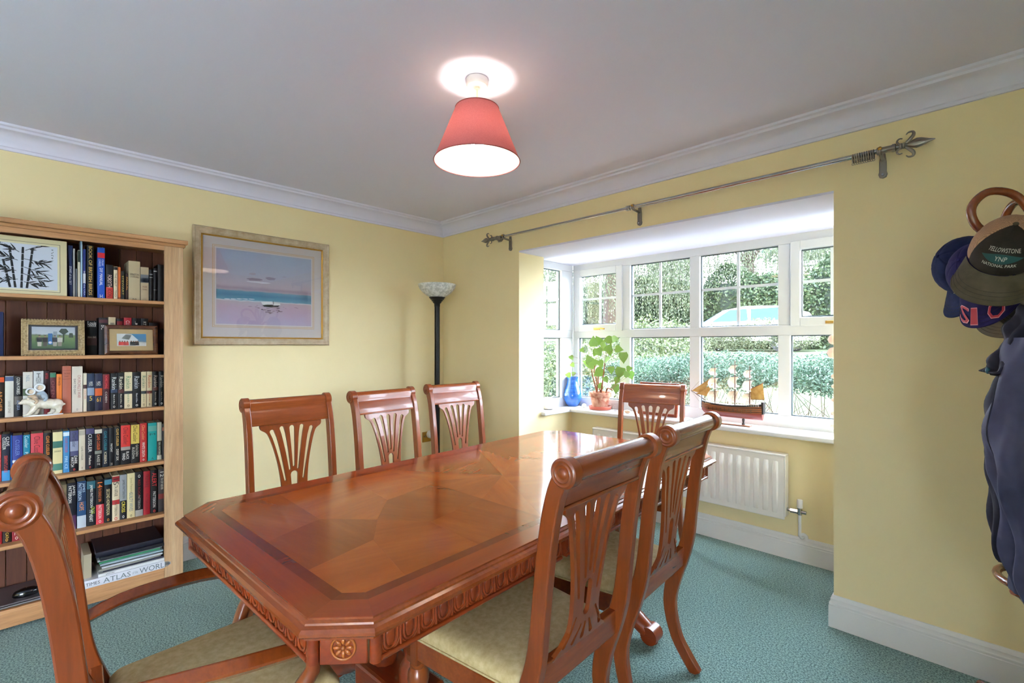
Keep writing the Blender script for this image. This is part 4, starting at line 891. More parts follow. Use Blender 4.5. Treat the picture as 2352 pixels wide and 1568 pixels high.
for dy, dz, sc, hoodc in ((-.038, .106, .92, PORCT), (.004, .122, 1.05, PORCB)):
    k_ = sc
    V = [(0, dy, dz + .002), (0, dy - .006, dz + .022 * k_), (0, dy - .012, dz + .040 * k_), (.014, dy - .022, dz + .024), (.014, dy - .036, dz + .020), (.024, dy + .010, dz - .012), (.026, dy - .004, dz - .028), (-.020, dy + .010, dz - .012), (-.022, dy, dz - .026)]
    skin('child_body', V, [(0, 1), (1, 2), (1, 3), (3, 4), (0, 5), (5, 6), (0, 7), (7, 8)], [.017 * k_, .015 * k_, .008, .008, .006, .010, .008, .010, .008], PORCB if dy > -.02 else PORCT, bear)
    hc = (.004, dy - .018, dz + .056 * k_)
    MB().ell(hc, .015 * k_, .015 * k_, .016 * k_, 14, 10).build('child_head', flat('#d9bfa6', .15, coat=.5), bear)
    MB().ell((hc[0] - .006, hc[1] + .006, hc[2] + .003), .020 * k_, .017 * k_, .019 * k_, 14, 10).build('hood', PORC, bear)
    MB().tube([(hc[0] + .004 + .002 * math.cos(t), hc[1] - .004 + .021 * k_ * math.cos(t), hc[2] + .002 + .021 * k_ * math.sin(t)) for t in [2 * PI * q_ / 20 for q_ in range(20)]], .006 * k_, 8, closed=True).build('fur_trim', PORCW, bear)
    for s in (1, -1): MB().ell((hc[0] + .0135 * k_, hc[1] - .004 + s * .005, hc[2] + .002), .0015, .0015, .0015, 6, 4).build('child_eye', flat('#4a3c34', .3), bear)

# ------------------------------------------------------------------ bottom shelf
lap = thing('laptop_computer', 'closed silver-grey laptop lying on the bottom shelf', 'laptop', (.15, at_x(96, 1370, .285).y, SH[5]))
MB().box(-.11, .135, -.33, 0, .004, .012).build('base', flat('#8e8b8e', .35, .7), lap, smooth=0, bevel=.003); MB().box(-.11, .135, -.33, 0, .014, .022).build('lid', flat('#6c6468', .35, .6), lap, smooth=0, bevel=.003)
MB().box(-.1, .13, -.32, -.01, .012, .014).build('hinge_gap', BLACK, lap, smooth=0)
for a in (-.09, .11):
    for b in (-.31, -.02): MB().box(a, a + .012, b, b + .012, 0, .004).build('rubber_foot', BLACK, lap, smooth=0)
mo = thing('computer_mouse', 'black computer mouse resting on the closed laptop', 'mouse', (.225, at_x(60, 1335, .225).y, SH[5] + .022))
rings = []
for t_, sx, sy in ((0, .9, .9), (.006, 1, 1), (.016, .98, .97), (.026, .85, .85), (.032, .6, .62), (.035, .25, .3)): rings.append([(.028 * sx * math.cos(a), .048 * sy * math.sin(a), t_) for a in [2 * PI * k / 24 for k in range(24)]])
MB().loft(rings).build('shell', flat('#0b0b0e', .15, coat=.5), mo, smooth=60); MB().lathe([(.006, -.003), (.006, .003)], 12, (0, -.026, .029), axis=0).build('scroll_wheel', flat('#2a2a2e', .4), mo)
def lying(name, label, pxl, z0, th, len_, col, X=.29, dep=.26, texts=(), page='#d8d4c8', rz=0, pages=True, group='flat stack on the bottom shelf'):
    o = thing(name, label, 'book' if 'book' in name or 'atlas' in name else 'magazine' if 'magazine' in name else 'folder', (X, at_x(pxl, 1300, X).y, z0), rz, group)
    t = min(.003, th * .25)
    m = MB().prism([(-dep, 0), (0, 0), (.002, th * .3), (.002, th * .7), (0, th), (-dep, th), (-dep, th - t), (-.004, th - t), (-.004, t), (-dep, t)], lambda u, v, w_: (u, w_, v), 0, len_); m.build('cover', flat(col, .4, coat=.2), o, smooth=0)
    if pages: MB().box(-dep + .004, -.004, .003, len_ - .003, t, th - t).build('pages', flat(page, .8), o, smooth=0)
    for s, cc, y0_, y1_, hf in texts: lettering(s, lambda u, v: (.0026, y0_ + (y1_ - y0_) * u, th / 2 + (v - .5) * th * hf), flat(cc, .5), o, 'title')
    return o
zz = SH[5]
lying('atlas', 'large white atlas of the world at the foot of the bottom stack', 192, zz, .038, .36, '#d7d7de', X=.298, dep=.26, texts=[('TIMES', '#3a3f44', .008, .062, .42), ('ATLAS', '#6a7478', .075, .185, .66), ('of the', '#8a9296', .192, .215, .4), ('WORLD', '#6a7478', .222, .355, .74)]); zz += .038
lying('travel_book', 'white book titled Japan lying on the world atlas', 226, zz, .014, .28, '#dedede', texts=[('JAPAN', '#2c2c30', .028, .062, .55)]); zz += .014
STK = [('magazine', 'navy covered magazine just above the Japan book', 236, .010, '#2a2c3c'), ('magazine', 'grey magazine with yellowed edges in the bottom stack', 226, .010, '#8f8e84'), ('magazine', 'white glossy magazine with orange print in the bottom stack', 234, .009, '#c9ccd2'), ('magazine', 'dark brown magazine in the bottom stack', 232, .008, '#4a4038'), ('magazine', 'pale blue magazine in the bottom stack', 230, .009, '#9fb0ba'),
       ('magazine', 'bright green magazine in the bottom stack', 228, .009, '#3f8a62'), ('magazine', 'light grey brochure above the green magazine', 224, .009, '#b4b8ba')]
for i, (nm, lb, px, th, cc) in enumerate(STK): lying(nm, lb, px, zz, th, .27 - .008 * (i % 3), cc, X=.272 + .012 * ((i * 5) % 3) / 2, dep=.21, rz=R((-2, 1.5, -1, 2, -1.5, 1, 0)[i])); zz += th + .0003
lying('document_folder', 'white-edged black folder below the top one in the stack', 230, zz, .016, .27, '#15151c', page='#c9cbd6'); zz += .016
lying('document_folder', 'topmost black padded folder on the bottom shelf stack', 220, zz, .026, .28, '#1a1a26', X=.275, page='#6a6c80')
lying('paper_pile', 'loose buff papers standing behind the bottom stack', 192, SH[5] + .038, .12, .03, '#a99d84', X=.26, dep=.2, page='#b9ae98')

# ================================================================== PAINTING
P0, P1 = at_x(444, 792.5, .03), at_x(757, 562, .03)
pic = thing('framed_painting', 'washed gilt framed seascape with a beached boat hanging on the yellow wall', 'painting', (0.004, (P0.y + P1.y) / 2, P0.z))
PW, PH = P1.y - P0.y, P1.z - P0.z
LIME = noisy('limed_gilt', '#ae9878', '#cbbca2', 22, .5, .15, .002, 7, .4, (.3, .7), (1, 1, 1))
bar_frame(pic, PW, PH, [(0, 0), (0, .018), (.006, .026), (.014, .020), (.032, .022), (.044, .014), (.046, .008), (.046, 0)], LIME)
bar_frame(pic, PW - .088, PH - .088, [(0, .0), (0, .012), (.004, .016), (.010, .010), (.010, .0)], GILT2, 'gilt_slip')
for o in list(pic.children):
    if o.name.startswith('gilt_slip'): o.location = (0, 0, .044)
mw, mh = PW - .106, PH - .106
MB().box(0, .004, -mw / 2, mw / 2, 0, mh).build('mount', flat('#c9c4c4', .7), pic, (0, 0, .053), smooth=0)
iw, ih = mw * .80, mh * .755
io = (.0, mh - ih - mh * .112)
for d, cc in ((.022, '#c7ab84'), (.018, '#cfcaca'), (.014, '#c7ab84'), (.010, '#cdc8c8')):
    MB().box(.004, .0043 + .0003 * (.03 - d) / .01, -iw / 2 - d, iw / 2 + d, 0, ih + 2 * d).build('wash_line', flat(cc, .7), pic, (0, 0, .053 + io[1] - d), smooth=0)
m, nt, b = new_mat('seascape_paint'); mp = coords(nt)
sep = nt.nodes.new('ShaderNodeSeparateXYZ'); nt.links.new(mp.outputs[0], sep.inputs[0])
nn = tex(nt, 'Noise', coords(nt, (1, 2.2, 9)).outputs[0], Scale=5, Detail=5)
a = nt.nodes.new('ShaderNodeMath'); a.operation = 'DIVIDE'; a.inputs[1].default_value = ih; nt.links.new(sep.outputs['Z'], a.inputs[0])
a2 = nt.nodes.new('ShaderNodeMath'); a2.operation = 'MULTIPLY_ADD'; a2.inputs[1].default_value = .045; nt.links.new(nn.outputs['Fac'], a2.inputs[0]); nt.links.new(a.outputs[0], a2.inputs[2])
a3 = nt.nodes.new('ShaderNodeMath'); a3.operation = 'SUBTRACT'; a3.inputs[1].default_value = .0225; nt.links.new(a2.outputs[0], a3.inputs[0])
r_ = ramp(nt, a3.outputs[0], [(0, '#b3abc6'), (.24, '#b9a9bb'), (.312, '#b8aeb6'), (.322, '#cfd6da'), (.335, '#5b96ae'), (.40, '#3f7c9c'), (.452, '#5f93ac'), (.462, '#a7a0ae'), (.49, '#9c8f9f'), (.53, '#b3a8b4'), (.72, '#a9aec0'), (.95, '#a2b2ca')])
pk = tex(nt, 'Noise', coords(nt, (1, 2, 2)).outputs[0], Scale=2.2, Detail=3)
pr = ramp(nt, pk.outputs['Fac'], [(.42, (1, 1, 1)), (.62, (1.0, .9, .92))])
nt.links.new(mixc(nt, 1.0, r_.outputs[0], pr.outputs[0], 'MULTIPLY'), b.inputs['Base Color']); b.inputs['Roughness'].default_value = .7
img = MB().box(-.0006, 0, -iw / 2, iw / 2, 0, ih).build('painted_image', m, pic, (.0060, 0, .053 + io[1]), smooth=0)
def dab(name, col, pts): MB().prism([(u * iw, v * ih) for u, v in pts], lambda u, v, w_: (w_, u, v), 0, .0004).build(name, flat(col, .7), img, smooth=0)
rng = random.Random(5)
def blob(cu, cv, ru, rv, n=14): return [(cu + ru * math.cos(t) * rng.uniform(.7, 1.1), cv + rv * math.sin(t) * rng.uniform(.6, 1.1)) for t in [2 * PI * k / n for k in range(n)]]
dab('cloud', '#8a7f92', blob(-.13, .625, .09, .022)); dab('cloud', '#8f8698', blob(.04, .655, .06, .022)); dab('cloud', '#a79eac', blob(-.15, .70, .04, .018)); dab('cloud', '#a39cab', blob(.19, .70, .025, .008)); dab('cloud', '#cfd2da', blob(-.08, .59, .12, .012))
dab('boat', '#e4e6e6', [(-.06, .325), (-.05, .29), (-.02, .268), (.06, .268), (.10, .28), (.145, .285), (.145, .315), (.09, .322), (.065, .30), (.055, .335), (.0, .33)]); dab('boat_shade', '#2c3440', [(-.045, .275), (-.03, .255), (.05, .25), (.075, .262), (.12, .262), (.14, .287), (.07, .279), (.06, .292), (.0, .288)])
dab('boat_post', '#3a3a40', [(.066, .28), (.070, .28), (.072, .345), (.068, .345)])
for k in range(16): dab('boat_shadow', rng.choice(('#5d4f5c', '#7a6a76', '#8f7f88')), blob(rng.uniform(-.10, .16), rng.uniform(.15, .25), rng.uniform(.01, .04), rng.uniform(.004, .010), 8))
for k in range(10): dab('weed_fleck', '#8a7688', blob(rng.uniform(-.18, .34), rng.uniform(.245, .275), rng.uniform(.006, .02), .004, 7))
for k in range(5): dab('surf_fleck', '#dfe5e8', blob(-.4 + k * .06, .335 + .004 * k, .035, .006, 8))
print_quad(pic, mw + .01, mh + .01, .053 + mh / 2, .0085, PICGLASS, 'glass')

# ================================================================== LAMPS
pend = thing('pendant_lamp', 'lit ceiling pendant with a conical red fabric shade', 'lamp', (2.03, -1.375, CEZ))
MB().lathe([(.044, 0), (.046, -.004), (.045, -.022), (.040, -.030), (.012, -.033)], 32).build('ceiling_rose', flat('#efeaea', .3), pend)
MB().lathe([(.010, -.030), (.010, -.040), (.004, -.042)], 14).build('cord_grip', flat('#efe6da', .4), pend)
MB().tube([(0, 0, -.035), (0, 0, -.17)], .0032, 8).build('flex', flat('#e6ddc8', .5), pend)
MB().lathe([(.016, -.165), (.021, -.17), (.021, -.208), (.018, -.216)], 20).build('lamp_holder', flat('#efeae2', .4), pend)
zt_, zb_, rt_, rb_ = -.120, -.335, .0875, .174
m, nt, b = new_mat('red_lampshade_fabric')
wv = tex(nt, 'Wave', coords(nt, (1, 1, 1)).outputs[0], Scale=220, Distortion=2.0); nz = tex(nt, 'Noise', coords(nt).outputs[0], Scale=500)
rr_ = ramp(nt, nz.outputs['Fac'], [(.3, '#a8626a'), (.7, '#bc767c')]); nt.links.new(rr_.outputs[0], b.inputs['Base Color']); b.inputs['Roughness'].default_value = .8
o_ = nt.nodes['Material Output']; tr = nt.nodes.new('ShaderNodeBsdfTranslucent'); mx = nt.nodes.new('ShaderNodeMixShader'); mx.inputs[0].default_value = .35; nt.links.new(rr_.outputs[0], tr.inputs[0]); nt.links.new(b.outputs[0], mx.inputs[1]); nt.links.new(tr.outputs[0], mx.inputs[2]); nt.links.new(mx.outputs[0], o_.inputs[0])
REDSH = m
sh = MB().lathe([(rt_, zt_), (rb_, zb_)], 64, cap=False).build('shade', REDSH, pend)
m2, nt, b = new_mat('shade_lining'); b.inputs['Base Color'].default_value = lin('#f3e3cf'); b.inputs['Roughness'].default_value = .8
o_ = nt.nodes['Material Output']; tr = nt.nodes.new('ShaderNodeBsdfTranslucent'); tr.inputs[0].default_value = lin('#f3e3cf'); mx = nt.nodes.new('ShaderNodeMixShader'); mx.inputs[0].default_value = .25; nt.links.new(b.outputs[0], mx.inputs[1]); nt.links.new(tr.outputs[0], mx.inputs[2]); nt.links.new(mx.outputs[0], o_.inputs[0])
MB().lathe([(rt_ - .0015, zt_), (rb_ - .0015, zb_)], 64, cap=False).build('shade_lining', m2, pend)
for rr, zz in ((rt_, zt_), (rb_, zb_)): MB().tube([(rr * math.cos(t), rr * math.sin(t), zz) for t in [2 * PI * k / 64 for k in range(64)]], .0022, 6, closed=True).build('shade_binding', flat('#9a4a4c', .7), pend)
for k in range(3):
    t = 2 * PI * k / 3; MB().tube([(.02 * math.cos(t), .02 * math.sin(t), -.175), ((rt_ - .002) * math.cos(t), (rt_ - .002) * math.sin(t), zt_ - .004)], .0014, 6).build('shade_carrier', WHITE, pend)
bulb = MB().lathe([(.012, -.215), (.014, -.222), (.024, -.240), (.030, -.262), (.026, -.280), (.014, -.292), (.002, -.296)], 24).build('light_bulb', flat((1.0, .85, .74), .5, emit=140.0, name='lit_bulb'), pend)
lamp = thing('floor_lamp', 'black uplighter floor lamp with a marbled glass bowl in the corner', 'lamp', (.34, -.32, 0))
MB().lathe([(.13, 0), (.135, .006), (.13, .02), (.06, .03), (.022, .05)], 32).build('base', BLACK, lamp); MB().tube([(0, 0, .03), (0, 0, 1.70)], .0215, 16).build('pole', BLACK, lamp)
MB().lathe([(.0225, 1.63), (.024, 1.655), (.035, 1.665), (.036, 1.672), (.045, 1.678), (.046, 1.685), (.055, 1.690), (.056, 1.697), (.064, 1.702), (.064, 1.708)], 32).build('bowl_cup', BLACK, lamp)
MARB = noisy('marbled_glass', '#b9bdb8', '#e6e8e4', 45, .25, .1, .001, 6, .5, (.4, .6))
MB().lathe([(.05, 1.706), (.085, 1.722), (.118, 1.748), (.142, 1.778), (.152, 1.806), (.153, 1.812), (.149, 1.812), (.137, 1.780), (.112, 1.752), (.08, 1.728), (.045, 1.712)], 40, cap=False).build('glass_bowl', MARB, lamp)
# plug-in by the corner
plug = thing('wall_socket', 'brass wall socket plate low in the corner beside the floor lamp', 'socket', (.0, -.185, .515))
MB().box(0, .008, -.045, .045, -.045, .045).build('plate', BRASS, plug, smooth=0, bevel=.003); MB().box(.008, .018, -.03, -.02, .0, .012).build('switch', STEEL, plug, smooth=0)
air = thing('plug_in_freshener', 'white plug-in device with round blue dial on the brass socket', 'plug', (.008, -.155, .535))
MB().lathe([(.034, 0), (.036, .01), (.034, .035), (.024, .045), (.005, .046)], 24, axis=0).build('body', WHITE, air); MB().lathe([(.018, .0455), (.018, .049), (.003, .050)], 20, axis=0).build('dial', flat('#7d9fc4', .3), air)
# ================================================================== CURTAIN POLE
RYp, RZp = -.082, 2.155
pole = thing('curtain_pole', 'long steel curtain pole with fleur-de-lis finials above the bay opening', 'curtain pole', (0, RYp, RZp))
XJ = 1.955
MB().tube([(.80, 0, 0), (XJ, 0, 0)], .0085, 14).build('thin_tube', STEEL, pole); MB().tube([(XJ - .02, 0, 0), (3.20, 0, 0)], .0108, 14).build('thick_tube', STEEL, pole)
MB().lathe([(.011, -.014), (.016, -.012), (.016, -.004), (.0125, -.002), (.016, .002), (.016, .010), (.011, .012)], 18, (XJ, 0, 0), axis=0).build('joint_collar', STEEL, pole)
def finial(x, s):
    f = thing_part = link('finial', None, pole, (x, 0, 0), (0, 0, 0 if s > 0 else PI)); f.empty_display_size = .02
    return f
def fleur(x, s):
    # x: where the tube ends; s: +1 points to +x.  Built along local +x.
    def T(p): return (x + s * p[0], p[1], p[2])
    soc = MB(); soc.lathe([(.014, 0), (.0165, .002), (.0165, .01), (.0135, .013), (.0135, .05), (.0165, .053), (.0165, .063), (.012, .066)], 18, (0, 0, 0), axis=0); soc.v = [T(p) for p in soc.v]
    fin = soc.build('finial', PEWTER, pole)
    def sub(name, m): m.v = [T(p) for p in m.v]; m.build(name, PEWTER, fin)
    lo = [(.088, 0), (.105, .006), (.118, .016), (.132, .021), (.148, .018), (.170, .008), (.190, 0)]
    sub('spear', MB().loft([[(a, 0 + .011 * math.sin(q) * max(b, .002) / .021, b * math.cos(q)) for q in [2 * PI * k / 12 for k in range(12)]] for a, b in [(p, max(h_, .0015)) for p, h_ in lo]]))
    sub('spear_inset', MB().loft([[(a, .0125 * math.sin(q) * max(b, .001) / .010, b * math.cos(q)) for q in [2 * PI * k / 10 for k in range(10)]] for a, b in ((.118, .001), (.132, .010), (.145, .009), (.162, .001))]))
    for e in (1, -1):
        pts = resample([(.092, 0, e * .004), (.108, 0, e * .018), (.122, 0, e * .036), (.120, 0, e * .050), (.106, 0, e * .051), (.098, 0, e * .043)], 16)
        sub('curl', MB().tube(pts, [.004 + .004 * math.sin(PI * min(1, k / 10)) * (1 - k / 20) - .003 * max(0, (k - 11) / 5) for k in range(16)], 8))
        pts = resample([(.082, 0, e * .004), (.072, 0, e * .012), (.068, 0, e * .024), (.076, 0, e * .032), (.086, 0, e * .030)], 12)
        sub('small_curl', MB().tube(pts, [.005 - .0028 * k / 11 for k in range(12)], 8))
    sub('neck', MB().tube([(.06, 0, 0), (.10, 0, 0)], .0075, 12))
    sub('collar', MB().lathe([(.010, .076), (.0125, .079), (.0125, .084), (.010, .086), (.0125, .088), (.0125, .093), (.009, .096)], 16, (0, 0, 0), axis=0))
fleur(3.17, 1); fleur(.80, -1)
for xb in (.866, 1.987, 3.182):
    b_ = MB(); b_.prism([(-.008, .012), (.008, .012), (.013, -.03), (.013, -.07), (.016, -.082), (.012, -.095), (0, -.100), (-.012, -.095), (-.016, -.082), (-.013, -.07), (-.013, -.03)], lambda u, v, w_: (xb + u, w_, v), .070, .082)
    br = b_.build('bracket', PEWTER, pole, smooth=30, bevel=.002)
    MB().tube([(xb, .076, -.018), (xb, .04, -.016), (xb, .0, -.013)], .007, 10).build('bracket_arm', PEWTER, br)
    MB().tube([(xb, .0145 * math.cos(t), .0145 * math.sin(t)) for t in [2 * PI * k / 20 for k in range(20)]], .0045, 8, closed=True).build('bracket_cup', PEWTER, br)
    MB().ell((xb, -.016, .006), .008, .006, .008, 10, 8).build('thumb_screw', BRASS, br)
    MB().lathe([(.005, .064), (.006, .070)], 10, (xb, 0, -.084), axis=1).build('wall_screw', STEEL, br)
ringm = MB().tube([(0, .0185 * math.cos(t), -.005 + .0185 * math.sin(t)) for t in [2 * PI * k / 20 for k in range(20)]], .0026, 6, closed=True).mesh('curtain_ring', PEWTER)
eyem = MB().tube([(.0045 * math.cos(t), 0, -.0285 + .0045 * math.sin(t)) for t in [2 * PI * k / 12 for k in range(12)]], .0013, 5, closed=True).mesh('ring_eye', PEWTER)
def rings(xl, lab, n):
    for i in range(n):
        o = link('curtain_ring', ringm, None, (xl + i * .0082, RYp, RZp - .003)); tag(o, lab, 'curtain ring', 'curtain rings bunched on the pole'); link('ring_eye', eyem, o)
rings(3.085, 'pewter curtain ring bunched at the coat stand end of the pole', 10); rings(.812, 'pewter curtain ring bunched at the corner end of the pole', 5)

# ================================================================== ON THE SILL
vz = SILL
va = at_z(1314, 930, vz)
vase = thing('blue_vase', 'glossy cobalt blue pear-shaped vase in the bay corner', 'vase', (1.0, .70, vz))
s_ = 1.0
pf = [(.040, 0), (.046, .004), (.060, .025), (.074, .055), (.080, .085), (.078, .11), (.068, .145), (.056, .18), (.048, .21), (.046, .235), (.050, .25), (.053, .256), (.050, .256), (.043, .235), (.045, .21), (.05, .18)]
vase.location = (.885 + .03, .722, vz)
MB().lathe(pf, 36, cap=True).build('body', noisy('cobalt_glaze', '#174a9c', '#2f6cc0', 18, .1, 0, 0, 3, .7, stretch=(.4, .4, 6)), vase)
cn = thing('pillar_candle', 'short white pillar candle standing on the bay sill end', 'candle', (.905, .40, vz))
MB().lathe([(.040, 0), (.042, .003), (.036, .005), (.02, .006)], 24).build('dish', flat('#2a2c30', .3), cn); MB().lathe([(.034, .004), (.036, .008), (.036, .092), (.033, .098), (.020, .094), (.004, .092)], 24).build('wax', flat('#efe9e2', .5), cn); MB().tube([(0, 0, .09), (.001, 0, .104)], .0014, 6).build('wick', BLACK, cn)
TERRA = noisy('weathered_terracotta', '#8f4f3c', '#c39a84', 22, .85, .15, .002, 5, .2, (.36, .6))
pot = thing('potted_plant', 'leafy red-stemmed plant in a weathered terracotta pot on the sill', 'plant', (1.215, .705, vz))
MB().lathe([(.078, 0), (.090, .004), (.094, .026), (.090, .030), (.086, .026), (.083, .008), (.02, .006)], 32).build('saucer', flat('#a8503c', .6), pot)
MB().lathe([(.058, .008), (.062, .010), (.080, .105), (.090, .107), (.093, .112), (.094, .143), (.090, .146), (.084, .143), (.080, .125), (.02, .122)], 32).build('pot', TERRA, pot)
MB().lathe([(.079, .120), (.05, .128), (.01, .130)], 20).build('soil', noisy('soil', '#2a1c14', '#4a3426', 90, .95, .5, .004), pot)
STEM = noisy('red_stem', '#5a2416', '#8a4a2c', 80, .7, .3, .002); LEAF = noisy('ivy_leaf', '#5f8a34', '#8fb05a', 30, .4, .05, .001, 3, .4)
YP = .705
def lp(zx, zy, dy=0.0):
    p = at_y(1300 + zx / 7.125, 740 + zy / 7.125, YP + dy); return Vector((p.x - 1.215, dy, p.z - vz))
rng = random.Random(11)
tops = []
for base, pts in (((-.03, 0, .12), [(470, 1000), (430, 850), (420, 700)]), ((0, .02, .12), [(530, 1000), (530, 880), (545, 720)]), ((.02, -.02, .12), [(600, 960), (620, 800), (640, 620)]), ((.05, 0, .12), [(680, 1080), (720, 1090), (760, 1110)]), ((-.01, -.03, .12), [(500, 950), (460, 800), (500, 640)])):
    P = resample([base] + [lp(a, b, rng.uniform(-.03, .03)) for a, b in pts], 12)
    MB().tube(P, [.0065 - .0025 * k / 11 for k in range(12)], 7).build('stem', STEM, pot); tops.append(P)
lm = MB(); hz = [(0, 0), (.17, .07), (.235, .24), (.215, .45), (.135, .70), (.055, .90), (0, 1.08)]
N_ = len(hz)
lv = [(0, y_, .0 - .10 * (y_ - .5) ** 2) for x_, y_ in hz] + [(x_ * 1.9, y_ - (.10 if i == 1 else 0), .06 * x_ - .10 * (y_ - .5) ** 2 + .05 * x_) for i, (x_, y_) in enumerate(hz)] + [(-x_ * 1.9, y_ - (.10 if i == 1 else 0), .11 * x_ - .10 * (y_ - .5) ** 2) for i, (x_, y_) in enumerate(hz)]
lf = [(i, N_ + i, N_ + i + 1, i + 1) for i in range(N_ - 1)] + [(i, i + 1, 2 * N_ + i + 1, 2 * N_ + i) for i in range(N_ - 1)]
lm.add(lv, lf); LEAFM = lm.mesh('leaf', LEAF, 60, recalc=False)
LV = [(450, 310, 170, 95), (530, 290, 150, 120), (680, 290, 150, 190), (800, 275, 150, 5), (600, 420, 150, 210), (705, 415, 150, 60), (720, 490, 130, 290), (540, 490, 150, 300), (870, 440, 140, 350), (940, 580, 170, 270), (680, 600, 130, 20), (380, 610, 170, 110), (340, 660, 150, 160), (570, 680, 130, 300), (530, 825, 190, 215), (740, 785, 130, 280), (880, 830, 190, 250), (830, 955, 120, 260), (1060, 870, 150, 300), (1040, 755, 110, 10), (985, 840, 110, 120), (820, 1090, 150, 270), (570, 1050, 120, 320), (655, 940, 110, 300), (270, 460, 100, 320), (130, 840, 90, 20), (30, 860, 110, 180), (90, 580, 100, 310), (110, 700, 100, 320), (480, 500, 130, 240), (420, 690, 140, 70), (610, 350, 120, 60), (470, 640, 120, 130)]
for i, (a, b, L_, an) in enumerate(LV):
    dy = rng.uniform(-.05, .03); c0 = lp(a, b, dy); L = L_ / 7.125 * .0036 * 1.0
    d = Vector((math.cos(R(an)), rng.uniform(-.25, .1), math.sin(R(an)))).normalized()
    nrm = Vector((.45 + rng.uniform(-.4, .4), -1, .35 + rng.uniform(-.4, .5))).normalized(); sd = d.cross(nrm).normalized(); nrm = sd.cross(d)
    o = link('leaf', LEAFM, pot); M_ = Matrix((sd, d, nrm)).transposed().to_4x4(); M_.translation = c0 - d * L * .5; o.matrix_local = M_ @ Matrix.Diagonal((L, L, L, 1))
    # petiole to the nearest stem
    q0 = c0 - d * L * .5; near = min((p for P in tops for p in P), key=lambda p: (p - q0).length + .25 * max(0, p.z - q0.z + .01))
    MB().tube(resample([near, (near + q0) / 2 + Vector((0, 0, .008)), q0], 6), .0011, 5).build('petiole', flat('#8a5a3a', .6), pot)
tag(MB().ell((0, 0, .018), .022, .016, .018, 12, 8).build('white_shell', flat('#efecea', .4), None, (1.055, .70, vz - .001)), 'small round white shell between the vase and the plant pot', 'shell')
tag(MB().ell((0, 0, .014), .026, .018, .014, 12, 8).build('pebble', flat('#c9a98c', .6), None, (1.50, .66, vz - .001)), 'smooth tan pebble beside the leaning picture on the sill', 'pebble')
gl = thing('glass_tumbler', 'small clear glass tumbler right of the plant pot', 'glass', (1.36, .70, vz)); MB().lathe([(.020, 0), (.022, .003), (.026, .06), (.0245, .06), (.0205, .006), (.004, .005)], 24).build('vessel', GLASS, gl)
# leaning picture
lp_ = thing('leaning_picture', 'brown framed small print leaning on the sill behind the end chair', 'picture', (1.735, .70, vz), rot=(R(-9), 0, 0))
def yframe(parent, w_, h, f, mat, d=.016):
    for a, b, c_, e in ((-w_ / 2, -w_ / 2 + f, 0, h), (w_ / 2 - f, w_ / 2, 0, h), (-w_ / 2 + f, w_ / 2 - f, 0, f), (-w_ / 2 + f, w_ / 2 - f, h - f, h)): MB().box(a, b, -d, 0, c_, e).build('frame_bar', mat, parent, smooth=0, bevel=.003)
yframe(lp_, .32, .25, .022, wood('red_brown_frame', '#6a2a18', '#8e4024', '#a5532f', 0, 2, .3))
MB().box(-.14, .14, -.006, -.002, .02, .23).build('mount', flat('#e6e0d2', .7), lp_, smooth=0)
for k in range(5): MB().ell((-.08 + .04 * k, -.0065, .13 + .02 * math.sin(2 * k)), .012, .0008, .02, 10, 6).build('printed_motif', flat('#6f86a8', .7), lp_)
# ------------------------------------------------------------------ model ship
SY = .665
def sx_(px): return at_y(px, 930, SY).x
sx0, sx1 = sx_(1612), sx_(1752)
ship = thing('model_ship', 'wooden three-masted sailing ship model on a stand on the sill', 'model ship', ((sx0 + sx1) / 2 + .0, SY, vz))
HLN = sx1 - sx0
HULL = wood('ship_planks', '#5a2c18', '#8a4f2c', '#a8683c', 0, 4, .35, .2, 16); REDH = flat('#7a2c24', .3, coat=.3); DARK = flat('#1f1a1c', .4); SAIL = noisy('parchment_sail', '#e3cdb0', '#f0e0cb', 30, .8); TANS = noisy('tan_sail', '#b58a4c', '#d0a868', 30, .8)
zk, zd = .050, .135
def hull(zf0, zf1, mat, name, grow=0.0):
    rings = []
    for i in range(21):
        t = i / 20; x = -HLN / 2 + HLN * t
        b = .030 * min(1, (math.sin(PI * min(t * 1.25 + .02, .62) / 1.24)) ** .6) * (1 - .25 * max(0, t - .75) / .25)
        if t < .06: b *= .25 + t * 12
        sheer = .022 * (abs(t - .45) / .55) ** 2; top = zd + sheer; kl = zk + .012 * max(0, (.12 - t) / .12) ** 1.5 * 3
        r_ = []
        for s in [k / 8 for k in range(9)]:
            f = zf0 + (zf1 - zf0) * s; w_ = b * (min(1, (f + .02) * 2.2) ** .55) * (1 - .12 * max(0, f - .6) / .4) + grow
            r_.append((w_, kl + (top - kl) * f))
        rings.append([(x, -w_, z_) for w_, z_ in r_] + [(x, w_, z_) for w_, z_ in reversed(r_)])
    return MB().loft(rings).build(name, mat, ship, smooth=50)
hull(0, .42, REDH, 'lower_hull'); hull(.40, .88, HULL, 'hull_planking', .0004); hull(.86, 1.0, DARK, 'bulwark', .0008)
for f in (.50, .62, .74): hull(f, f + .035, DARK, 'wale', .0010)
for row, f in ((0, .56), (1, .68)):
    for k in range(11):
        x = -HLN / 2 + HLN * (.14 + .07 * k)
        MB().box(x - .003, x + .003, -.0335, -.026, zk + (zd - zk) * f - .002, zk + (zd - zk) * f + .003).build('gun_port', DARK, ship, smooth=0); MB().tube([(x, -.030, zk + (zd - zk) * f), (x, -.037, zk + (zd - zk) * f)], .0011, 6).build('cannon', BRASS, ship)
MB().box(HLN / 2 - .004, HLN / 2 + .010, -.022, .022, zd - .045, zd + .034).build('stern_gallery', DARK, ship, smooth=0, bevel=.002)
